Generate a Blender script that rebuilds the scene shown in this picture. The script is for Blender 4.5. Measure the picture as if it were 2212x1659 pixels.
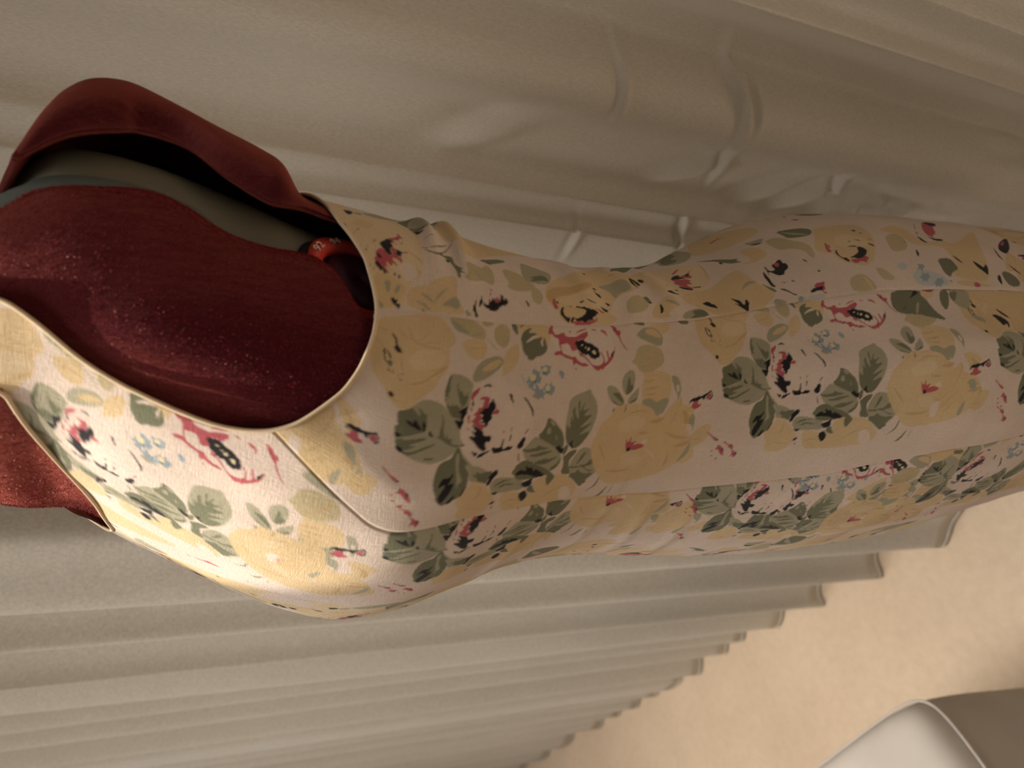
import bpy, math, random
import numpy as np
from mathutils import Vector, Matrix

scene = bpy.context.scene
for o in list(bpy.data.objects):
    bpy.data.objects.remove(o, do_unlink=True)
COL = scene.collection

# ---------------------------------------------------------------- camera
# The photographer held the phone sideways: the room's "up" is the picture's left.
F_PX, PITCH, ROLL, CAM_H = 1600.0, math.radians(24), math.radians(-2.7), 1.35
def ray(x, y):
    u, v = (1659 - y) - 829.5, x - 1106.0
    c, s = math.cos(ROLL), math.sin(ROLL)
    u, v = c*u - s*v, s*u + c*v
    cp, sp = math.cos(PITCH), math.sin(PITCH)
    return Vector((u/F_PX, cp - sp*v/F_PX, -sp - cp*v/F_PX))
_f = ray(1106, 829.5)
_x = (ray(1206, 829.5) - _f).normalized(); _y = (ray(1106, 729.5) - _f).normalized()
cam_data = bpy.data.cameras.new('camera'); cam = bpy.data.objects.new('camera', cam_data); COL.objects.link(cam)
_m = Matrix((_x, _y, -_f.normalized())).transposed().to_4x4(); _m.translation = Vector((0, 0, CAM_H))
cam.matrix_world = _m
cam_data.sensor_fit = 'HORIZONTAL'; cam_data.sensor_width = 36.0; cam_data.lens = 36.0*F_PX/2212
cam_data.clip_start = 0.02
cam_data.dof.use_dof = True; cam_data.dof.focus_distance = 0.50; cam_data.dof.aperture_fstop = 6.5
scene.camera = cam

# ---------------------------------------------------------------- light
world = bpy.data.worlds.new('world'); scene.world = world; world.use_nodes = True
bg = world.node_tree.nodes['Background']; bg.inputs[0].default_value = (1.0, 0.945, 0.87, 1); bg.inputs[1].default_value = 0.115
SUN_DIR = Vector((-0.275, 0.165, 0.95)).normalized()      # towards the sun
sun_data = bpy.data.lights.new('sun', 'SUN'); sun_data.energy = 6.8; sun_data.angle = math.radians(0.6); sun_data.color = (1.0, 0.88, 0.73)
sun = bpy.data.objects.new('sun', sun_data); COL.objects.link(sun); sun.location = (-3, 1, 4)
sun.rotation_euler = SUN_DIR.to_track_quat('Z', 'Y').to_euler()
fill_lamp_data = bpy.data.lights.new('overhead_fill', 'AREA'); fill_lamp_data.shape = 'RECTANGLE'; fill_lamp_data.size = .7; fill_lamp_data.size_y = 2.4; fill_lamp_data.energy = 20; fill_lamp_data.spread = math.radians(88); fill_lamp_data.color = (1.0, 0.935, 0.86)
fill_lamp = bpy.data.objects.new('overhead_fill', fill_lamp_data); COL.objects.link(fill_lamp); fill_lamp.location = (-.98, 1.02, 2.46); fill_lamp.rotation_euler = (0, 0, math.radians(36.9))      # added area lamp below the ceiling, brightening floor and curtains
vs = scene.view_settings; vs.view_transform = 'Standard'; vs.look = 'None'; vs.exposure = -0.18; vs.gamma = 1.0; vs.use_curve_mapping = False

# ---------------------------------------------------------------- helpers
def lin(r, g, b):
    f = lambda c: c/12.92 if c <= .04045 else ((c+.055)/1.055)**2.4
    return (f(r/255), f(g/255), f(b/255), 1)
def tag(o, label=None, cat=None, kind=None, group=None):
    if label: o['label'] = label
    if cat: o['category'] = cat
    if kind: o['kind'] = kind
    if group: o['group'] = group
    return o
def mesh_obj(name, verts, faces, mat, parent=None, smooth=True):
    me = bpy.data.meshes.new(name)
    verts = np.asarray(verts, dtype=np.float32).reshape(-1, 3)
    if isinstance(faces, np.ndarray) and faces.ndim == 2:
        k = faces.shape[1]; nf = len(faces)
        me.vertices.add(len(verts)); me.vertices.foreach_set('co', verts.ravel())
        me.loops.add(nf*k); me.loops.foreach_set('vertex_index', faces.astype(np.int32).ravel())
        me.polygons.add(nf); me.polygons.foreach_set('loop_start', np.arange(0, nf*k, k, dtype=np.int32))
        me.update(calc_edges=True); me.validate()
    else:
        me.from_pydata(verts.tolist(), [], [tuple(map(int, f)) for f in faces]); me.update()
    me.polygons.foreach_set('use_smooth', np.full(len(me.polygons), smooth))
    me.materials.append(mat)
    o = bpy.data.objects.new(name, me); COL.objects.link(o)
    if parent: o.parent = parent; o.matrix_parent_inverse = parent.matrix_basis.inverted()
    return o
def grid_faces(nr, nc, closed=False):
    i = np.arange(nr-1)[:, None]; j = np.arange(nc if closed else nc-1)[None]
    a = i*nc + j; b = i*nc + (j+1) % nc
    return np.stack(np.broadcast_arrays(a, b, b+nc, a+nc), -1).reshape(-1, 4)
def grid_obj(name, P, mat, parent=None, closed=False, flip=False):
    f = grid_faces(P.shape[0], P.shape[1], closed)
    return mesh_obj(name, P.reshape(-1, 3), f[:, ::-1] if flip else f, mat, parent)
def tube_grid(path, r, n=8):
    path = np.asarray(path, float); t = np.gradient(path, axis=0); t /= np.linalg.norm(t, axis=1)[:, None]
    ref = np.array([.31, .52, .79]); a = np.cross(t, ref); a /= np.linalg.norm(a, axis=1)[:, None]; b = np.cross(t, a)
    ang = np.linspace(0, 2*math.pi, n, endpoint=False); r = np.broadcast_to(np.asarray(r, float), (len(path),))
    return path[:, None] + r[:, None, None]*(np.cos(ang)[None, :, None]*a[:, None] + np.sin(ang)[None, :, None]*b[:, None])
def tube_obj(name, path, r, mat, parent=None, n=8):
    G = tube_grid(path, r, n); f = [tuple(q) for q in grid_faces(len(G), n, True)]
    f += [tuple(range(n))[::-1], tuple(range((len(G)-1)*n, len(G)*n))]
    return mesh_obj(name, G.reshape(-1, 3), f, mat, parent)
def lathe_obj(name, prof, mat, parent=None, n=40, at=(0, 0, 0)):
    a = np.linspace(0, 2*math.pi, n, endpoint=False); prof = np.array(prof, float)
    P = np.stack([prof[:, 0:1]*np.cos(a), prof[:, 0:1]*np.sin(a), np.repeat(prof[:, 1:2], n, 1)], -1) + np.array(at)
    f = [tuple(q) for q in grid_faces(len(prof), n, True)] + [tuple(range(n))[::-1], tuple(range((len(prof)-1)*n, len(prof)*n))]
    return mesh_obj(name, P.reshape(-1, 3), f, mat, parent)
def box_obj(name, lo, hi, mat, parent=None):
    x0, y0, z0 = lo; x1, y1, z1 = hi
    v = [(x0,y0,z0),(x1,y0,z0),(x1,y1,z0),(x0,y1,z0),(x0,y0,z1),(x1,y0,z1),(x1,y1,z1),(x0,y1,z1)]
    f = [(0,3,2,1),(4,5,6,7),(0,1,5,4),(1,2,6,5),(2,3,7,6),(3,0,4,7)]
    return mesh_obj(name, v, f, mat, parent, smooth=False)
def resample(p, n):
    p = np.asarray(p, float); s = np.concatenate([[0], np.cumsum(np.linalg.norm(np.diff(p, axis=0), axis=1))])
    q = np.linspace(0, s[-1], n); return np.stack([np.interp(q, s, p[:, k]) for k in range(p.shape[1])], 1)
def chaikin(p, k=2, closed=False):
    p = np.asarray(p, float)
    for _ in range(k):
        q = np.roll(p, -1, 0) if closed else p[1:]
        a = p if closed else p[:-1]
        m = np.stack([.75*a+.25*q, .25*a+.75*q], 1).reshape(-1, p.shape[1])
        p = m if closed else np.vstack([p[:1], m, p[-1:]])
    return p
def smooth_path(p, n, w):
    p = resample(p, n); k = np.exp(-.5*(np.arange(-3*w, 3*w+1)/w)**2); k /= k.sum()
    pad = np.vstack([2*p[0]-p[1:3*w+1][::-1], p, 2*p[-1]-p[-3*w-1:-1][::-1]])
    return np.stack([np.convolve(pad[:, i], k, 'valid') for i in range(p.shape[1])], 1)

# ---------------------------------------------------------------- materials
def new_mat(name):
    m = bpy.data.materials.new(name); m.use_nodes = True; nt = m.node_tree
    return m, nt, nt.nodes['Principled BSDF'], nt.nodes['Material Output']
def node(nt, t, **kw):
    n = nt.nodes.new(t)
    for k, v in kw.items():
        if k.startswith('i_'):
            key = k[2:].replace('_', ' ')
            n.inputs[int(key) if key.isdigit() else key].default_value = v
        else: setattr(n, k, v)
    return n
def noise(nt, scale, detail=3, rough=.55, vec=None):
    n = node(nt, 'ShaderNodeTexNoise', i_Scale=scale, i_Detail=detail, i_Roughness=rough)
    if vec: nt.links.new(vec, n.inputs['Vector'])
    return n
def mapping(nt, sc, rot=(0, 0, 0)):
    tc = node(nt, 'ShaderNodeTexCoord'); mp = node(nt, 'ShaderNodeMapping')
    mp.inputs['Scale'].default_value = sc; mp.inputs['Rotation'].default_value = rot
    nt.links.new(tc.outputs['Object'], mp.inputs['Vector']); return mp.outputs[0]
def bump(nt, height, strength, dist, bsdf, prev=None):
    b = node(nt, 'ShaderNodeBump', i_Strength=strength, i_Distance=dist)
    nt.links.new(height, b.inputs['Height'])
    if prev: nt.links.new(prev, b.inputs['Normal'])
    nt.links.new(b.outputs[0], bsdf.inputs['Normal']); return b.outputs[0]
def ramp(nt, fac, stops):
    r = node(nt, 'ShaderNodeValToRGB'); e = r.color_ramp.elements
    while len(e) < len(stops): e.new(.5)
    for k, (p, c) in enumerate(stops): e[k].position = p; e[k].color = c
    nt.links.new(fac, r.inputs[0]); return r.outputs[0]
def mixc(nt, a, b, fac, mode='MIX'):
    m = node(nt, 'ShaderNodeMix', data_type='RGBA', blend_type=mode)
    for s, v in ((m.inputs[0], fac), (m.inputs[6], a), (m.inputs[7], b)):
        if hasattr(v, 'is_linked'): nt.links.new(v, s)
        else: s.default_value = v
    return m.outputs[2]

def mat_plain(name, col, rough=.6, nscale=30, namt=.12, bscale=200, bstr=.15, spec=.4, metal=0):
    m, nt, b, _ = new_mat(name)
    n = noise(nt, nscale); c2 = tuple(c*(1-namt*2) for c in col[:3]) + (1,)
    nt.links.new(ramp(nt, n.outputs[0], [(.3, c2), (.7, col)]), b.inputs['Base Color'])
    b.inputs['Roughness'].default_value = rough; b.inputs['Specular IOR Level'].default_value = spec; b.inputs['Metallic'].default_value = metal
    bump(nt, noise(nt, bscale).outputs[0], bstr, .001, b); return m

def mat_print():
    m, nt, b, _ = new_mat('printed_cotton')
    at = node(nt, 'ShaderNodeAttribute', attribute_name='print')
    uvn = node(nt, 'ShaderNodeUVMap', uv_map='cloth')
    def threads(sx, sy, sc):
        mp = node(nt, 'ShaderNodeMapping'); mp.inputs['Scale'].default_value = (sx, sy, 1); nt.links.new(uvn.outputs[0], mp.inputs[0])
        return noise(nt, sc, 2, .6, mp.outputs[0]).outputs[0]
    warp = threads(2600, 110, 1); weft = threads(130, 2400, 1)
    w1 = node(nt, 'ShaderNodeMath', operation='ADD'); nt.links.new(warp, w1.inputs[0]); nt.links.new(weft, w1.inputs[1])
    sl = node(nt, 'ShaderNodeMapRange', i_1=.65, i_2=1.35, i_3=.90, i_4=1.08); nt.links.new(w1.outputs[0], sl.inputs[0])
    big = threads(14, 14, 1)
    sl2 = node(nt, 'ShaderNodeMapRange', i_1=.3, i_2=.7, i_3=.94, i_4=1.04); nt.links.new(big, sl2.inputs[0])
    mm = node(nt, 'ShaderNodeMath', operation='MULTIPLY'); nt.links.new(sl.outputs[0], mm.inputs[0]); nt.links.new(sl2.outputs[0], mm.inputs[1])
    cb = node(nt, 'ShaderNodeCombineColor'); [nt.links.new(mm.outputs[0], cb.inputs[k]) for k in range(3)]
    nt.links.new(mixc(nt, at.outputs['Color'], cb.outputs[0], 1.0, 'MULTIPLY'), b.inputs['Base Color'])
    b.inputs['Roughness'].default_value = .85; b.inputs['Specular IOR Level'].default_value = .2
    b.inputs['Sheen Weight'].default_value = .12; b.inputs['Sheen Roughness'].default_value = .5
    cr = node(nt, 'ShaderNodeTexNoise', i_Scale=34, i_Detail=3); nt.links.new(uvn.outputs[0], cr.inputs[0])
    n1 = bump(nt, cr.outputs[0], .25, .003, b)
    bump(nt, w1.outputs[0], .8, .0007, b, n1)
    return m

def mat_velvet(name, base, sheen):
    m, nt, b, _ = new_mat(name)
    n = noise(nt, 900, 2, .7); n2 = noise(nt, 45, 3)
    dark = tuple(c*.55 for c in base[:3]) + (1,)
    nt.links.new(ramp(nt, n.outputs[0], [(.32, dark), (.7, base)]), b.inputs['Base Color'])
    b.inputs['Roughness'].default_value = .9; b.inputs['Specular IOR Level'].default_value = .12
    b.inputs['Sheen Weight'].default_value = .9; b.inputs['Sheen Roughness'].default_value = .34; b.inputs['Sheen Tint'].default_value = sheen
    n1 = bump(nt, n2.outputs[0], .2, .004, b); bump(nt, n.outputs[0], .9, .0012, b, n1)
    return m

def mat_pile():
    m, nt, b, _ = new_mat('velvet_pile')
    n = noise(nt, 700, 2, .7)
    nt.links.new(ramp(nt, n.outputs[0], [(.35, (.08, .003, .018, 1)), (.58, (.26, .015, .03, 1)), (.75, (.60, .12, .06, 1))]), b.inputs['Base Color'])
    b.inputs['Roughness'].default_value = .45; b.inputs['Specular IOR Level'].default_value = .35; b.inputs['Specular Tint'].default_value = (1, .42, .24, 1)
    return m

def mat_curtain():
    m, nt, b, out = new_mat('curtain_sateen')
    n = noise(nt, 600, 2, .7); nb = noise(nt, 5, 3); nm = noise(nt, 55, 4)
    c = ramp(nt, nb.outputs[0], [(.25, lin(224, 219, 208)), (.75, lin(235, 231, 221))])
    f = node(nt, 'ShaderNodeMapRange', i_1=.3, i_2=.75, i_3=.86, i_4=1.10); nt.links.new(n.outputs[0], f.inputs[0])
    cb = node(nt, 'ShaderNodeCombineColor'); [nt.links.new(f.outputs[0], cb.inputs[k]) for k in range(3)]
    col = mixc(nt, c, cb.outputs[0], 1.0, 'MULTIPLY'); nt.links.new(col, b.inputs['Base Color'])
    b.inputs['Roughness'].default_value = .62; b.inputs['Specular IOR Level'].default_value = .3; b.inputs['Sheen Weight'].default_value = .25
    n1 = bump(nt, nm.outputs[0], .18, .004, b); bump(nt, n.outputs[0], .3, .0006, b, n1)
    tr = node(nt, 'ShaderNodeBsdfTranslucent'); nt.links.new(col, tr.inputs[0])
    mx = node(nt, 'ShaderNodeMixShader'); mx.inputs[0].default_value = .22
    nt.links.new(b.outputs[0], mx.inputs[1]); nt.links.new(tr.outputs[0], mx.inputs[2]); nt.links.new(mx.outputs[0], out.inputs[0])
    return m

def mat_carpet():
    m, nt, b, _ = new_mat('carpet')
    a = noise(nt, 3.2, 4); f = noise(nt, 420, 2, .7); s = noise(nt, 22, 5, .65)
    c = ramp(nt, a.outputs[0], [(.3, lin(212, 191, 166)), (.7, lin(227, 210, 189))])
    c = mixc(nt, c, ramp(nt, s.outputs[0], [(.3, (.82, .80, .78, 1)), (.6, (1, 1, 1, 1))]), .6, 'MULTIPLY')
    c = mixc(nt, c, ramp(nt, f.outputs[0], [(.3, (.84, .82, .8, 1)), (.65, (1, 1, 1, 1))]), .5, 'MULTIPLY')
    nt.links.new(c, b.inputs['Base Color']); b.inputs['Roughness'].default_value = .95; b.inputs['Specular IOR Level'].default_value = .1
    b.inputs['Sheen Weight'].default_value = .3
    n1 = bump(nt, s.outputs[0], .3, .01, b); bump(nt, f.outputs[0], .6, .004, b, n1); return m

M_PRINT = mat_print()
M_VELVET = mat_velvet('maroon_velvet', (.085, .003, .016, 1), (1.0, .27, .18, 1)); M_PILE = mat_pile()
M_CURTAIN = mat_curtain(); M_CARPET = mat_carpet()
M_OLIVE = mat_plain('grey_plastic', lin(112, 108, 94), .5, 14, .10, 90, .08)
M_SLATE = mat_plain('slate_plastic', lin(92, 100, 98), .42, 20, .08, 120, .06)
M_RED = mat_plain('red_plastic', lin(196, 62, 52), .45, 40, .05, 300, .05)
M_PLUM = mat_plain('plum_plastic', lin(70, 12, 38), .5, 30, .1, 200, .05)
M_GAP_SHADE = mat_plain('recess_shade', lin(24, 18, 16), .7)  # near-black colour stands in for the shade in the dial's gaps
M_INK = mat_plain('white_ink', lin(226, 206, 196), .6, 60, .04)
M_PIPE = mat_plain('cream_binding', lin(226, 204, 172), .8, 400, .10, 1200, .4)
M_BLACK = mat_plain('black_metal', lin(30, 30, 32), .4, 40, .1)
M_WALL = mat_plain('wall_paint', lin(176, 164, 148), .85, 6, .03, 60, .2)
M_LINEN = mat_plain('grey_white_cover', lin(196, 188, 178), .8, 8, .05, 500, .25)

# ================================================================ body surface and cloth
# --- body surface of the dressmaker's form, in metres -----------------------
AX = (-0.01738, 0.51512)                       # axis of the form on the floor
PHI = math.radians(25)                         # the form's front is turned this far towards the room
FD = (-math.cos(PHI), -math.sin(PHI))          # front direction
LD = (math.sin(PHI), -math.cos(PHI))           # the form's left-hand side
ZK = np.array([.45,.58,.68,.74,.8,.86,.92,.97,1.01,1.05,1.09,1.13,1.17,1.21,1.25,1.29,1.33,1.37,1.41,1.44,1.465,1.49,1.52,1.57])
WK = np.array([.215,.2,.1892,.1834,.178,.1682,.1541,.1425,.1355,.134,.138,.1439,.1504,.1541,.157,.1583,.16,.1600,.1530,.1370,.1110,.080,.065,.062])
CK = np.array([0,0,0,0,0,0,0,0,0,0,0,0,0,-.0012,-.006,-.0182,-.031,-.0417,-.0483,-.0512,-.0528,-.0544,-.0536,-.05])
NFK = np.array([2.1,2.1,2.1,2.1,2.1,2.1,2.1,2.1,2.1,2.1,2.18,2.26,2.386,2.557,2.562,2.512,2.5,2.5,2.47,2.38,2.305,2.23,2.2,2.2])
NBK = np.array([2.1,2.114,2.126,2.132,2.139,2.146,2.143,2.127,2.113,2.1,2.1,2.1,2.1,2.125,2.225,2.383,2.717,2.8,2.8,2.8,2.633,2.467,2.4,2.4])
FK = np.array([.0599,.0793,.0962,.1056,.1103,.1138,.1145,.114,.1127,.1107,.1102,.1156,.1268,.1397,.147,.1484,.1399,.1277,.1125,.1175,.1130,.0980,.07,.0697])
BK = np.array([.1899,.1904,.1907,.1892,.1855,.1785,.1614,.135,.1134,.0999,.0905,.0859,.0885,.0946,.0895,.0754,.0719,.075,.078,.0769,.0691,.0627,.0601,.0599])
def cub(z, K, V):
    z = np.clip(z, K[0], K[-1]); i = np.clip(np.searchsorted(K, z) - 1, 0, len(K) - 2)
    m = np.gradient(V, K); h = K[i+1] - K[i]; t = (z - K[i]) / h
    return (2*t**3-3*t**2+1)*V[i] + (t**3-2*t*t+t)*h*m[i] + (-2*t**3+3*t*t)*V[i+1] + (t**3-t*t)*h*m[i+1]
def surf(th, z, off=0.0):
    th, z, off = np.broadcast_arrays(np.asarray(th, float), np.asarray(z, float), np.asarray(off, float))
    w = cub(z, ZK, WK) + off; fr = cub(z, ZK, FK) + off; bk = cub(z, ZK, BK) + off
    c, s = np.cos(th), np.sin(th)
    bl = .5 + .5*np.tanh(c*4); n = cub(z, ZK, NFK)*bl + cub(z, ZK, NBK)*(1-bl)
    t = np.sign(c)*np.abs(c)**(2/n)*np.where(c > 0, fr, bk) + cub(z, ZK, CK)
    sl = np.sign(s)*np.abs(s)**(2/n)*w
    return np.stack([AX[0] + t*FD[0] + sl*LD[0], AX[1] + t*FD[1] + sl*LD[1], z + 0*t], -1)
def curve(pts):                                # (z, theta) table -> theta(z)
    a = np.array(sorted(pts)); return lambda z: cub(np.asarray(z, float), a[:, 0], a[:, 1])
side = curve([(1.30,1.44),(1.262,1.459),(1.242,1.487),(1.216,1.492),(1.188,1.492),(1.153,1.503),(1.103,1.559),(1.043,1.665),(.984,1.732),(.927,1.749),(.889,1.755),(.850,1.749),(.752,1.749),(.45,1.74)])
prin = curve([(1.33,.99),(1.310,.918),(1.298,.862),(1.285,.795),(1.270,.717),(1.261,.672),(1.248,.650),(1.236,.661),(1.210,.689),(1.180,.667),(1.145,.622),(1.088,.588),(1.033,.644),(.999,.683),(.932,.722),(.892,.778),(.845,.823),(.805,.839),(.762,.884),(.6,.95),(.45,.96)])
ARM_SIDE = [(.918,1.310),(.979,1.300),(1.063,1.290),(1.158,1.279),(1.247,1.272),(1.314,1.268),(1.38,1.2645),(1.436,1.263),(1.459,1.2625)]
ARM_BACK = [(1.459,1.2625),(1.492,1.263),(1.548,1.265),(1.587,1.268),(1.671,1.273),(1.771,1.279),(1.972,1.285),(2.106,1.289),(2.3,1.294),(2.7,1.292),(math.pi,1.290)]
ARM_FRONT = [(1.310,.918),(1.319,.879),(1.342,.823),(1.368,.823),(1.393,.862),(1.412,.980),(1.423,1.065)]
NECK = [(1.3845,-.15),(1.386,-.10),(1.389,-.014),(1.395,.097),(1.402,.203),(1.410,.343),(1.418,.510),(1.425,.695)]
armf = curve(ARM_FRONT); neck = curve(NECK)
ZG = np.linspace(.45, 1.57, 420); TG = np.linspace(-math.pi, math.pi, 721)
_P = surf(TG[None], ZG[:, None]); _d = np.linalg.norm(np.diff(_P, axis=1), axis=-1)
ARC = np.concatenate([np.zeros((len(ZG), 1)), np.cumsum(_d, 1)], 1); ARC -= ARC[:, 360:361]
def arc(th, z):
    th, z = np.broadcast_arrays(np.asarray(th, float), np.asarray(z, float))
    fi = np.clip((z-ZG[0])/(ZG[1]-ZG[0]), 0, len(ZG)-1.001); fj = np.clip((th-TG[0])/(TG[1]-TG[0]), 0, len(TG)-1.001)
    i = fi.astype(int); j = fj.astype(int); a = fi-i; b = fj-j
    return (ARC[i,j]*(1-a)+ARC[i+1,j]*a)*(1-b) + (ARC[i,j+1]*(1-a)+ARC[i+1,j+1]*a)*b
REF = {'back': side, 'side': lambda z: .5*(prin(z)+side(z)), 'front': lambda z: 0*np.asarray(z, float)}
VREF = {}
for _k, _t in (('back', side), ('side', REF['side']), ('front', lambda z: .45+0*z)):
    _q = surf(_t(ZG), ZG); _c = np.concatenate([[0], np.cumsum(np.linalg.norm(np.diff(_q, axis=0), axis=1))])
    VREF[_k] = np.interp(1.31, ZG, _c) - _c
def cloth_uv(panel, th, z):                    # cloth coordinates: across, down the grain
    return arc(th, z) - arc(REF[panel](z), z), np.interp(z, ZG, VREF[panel])

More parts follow.
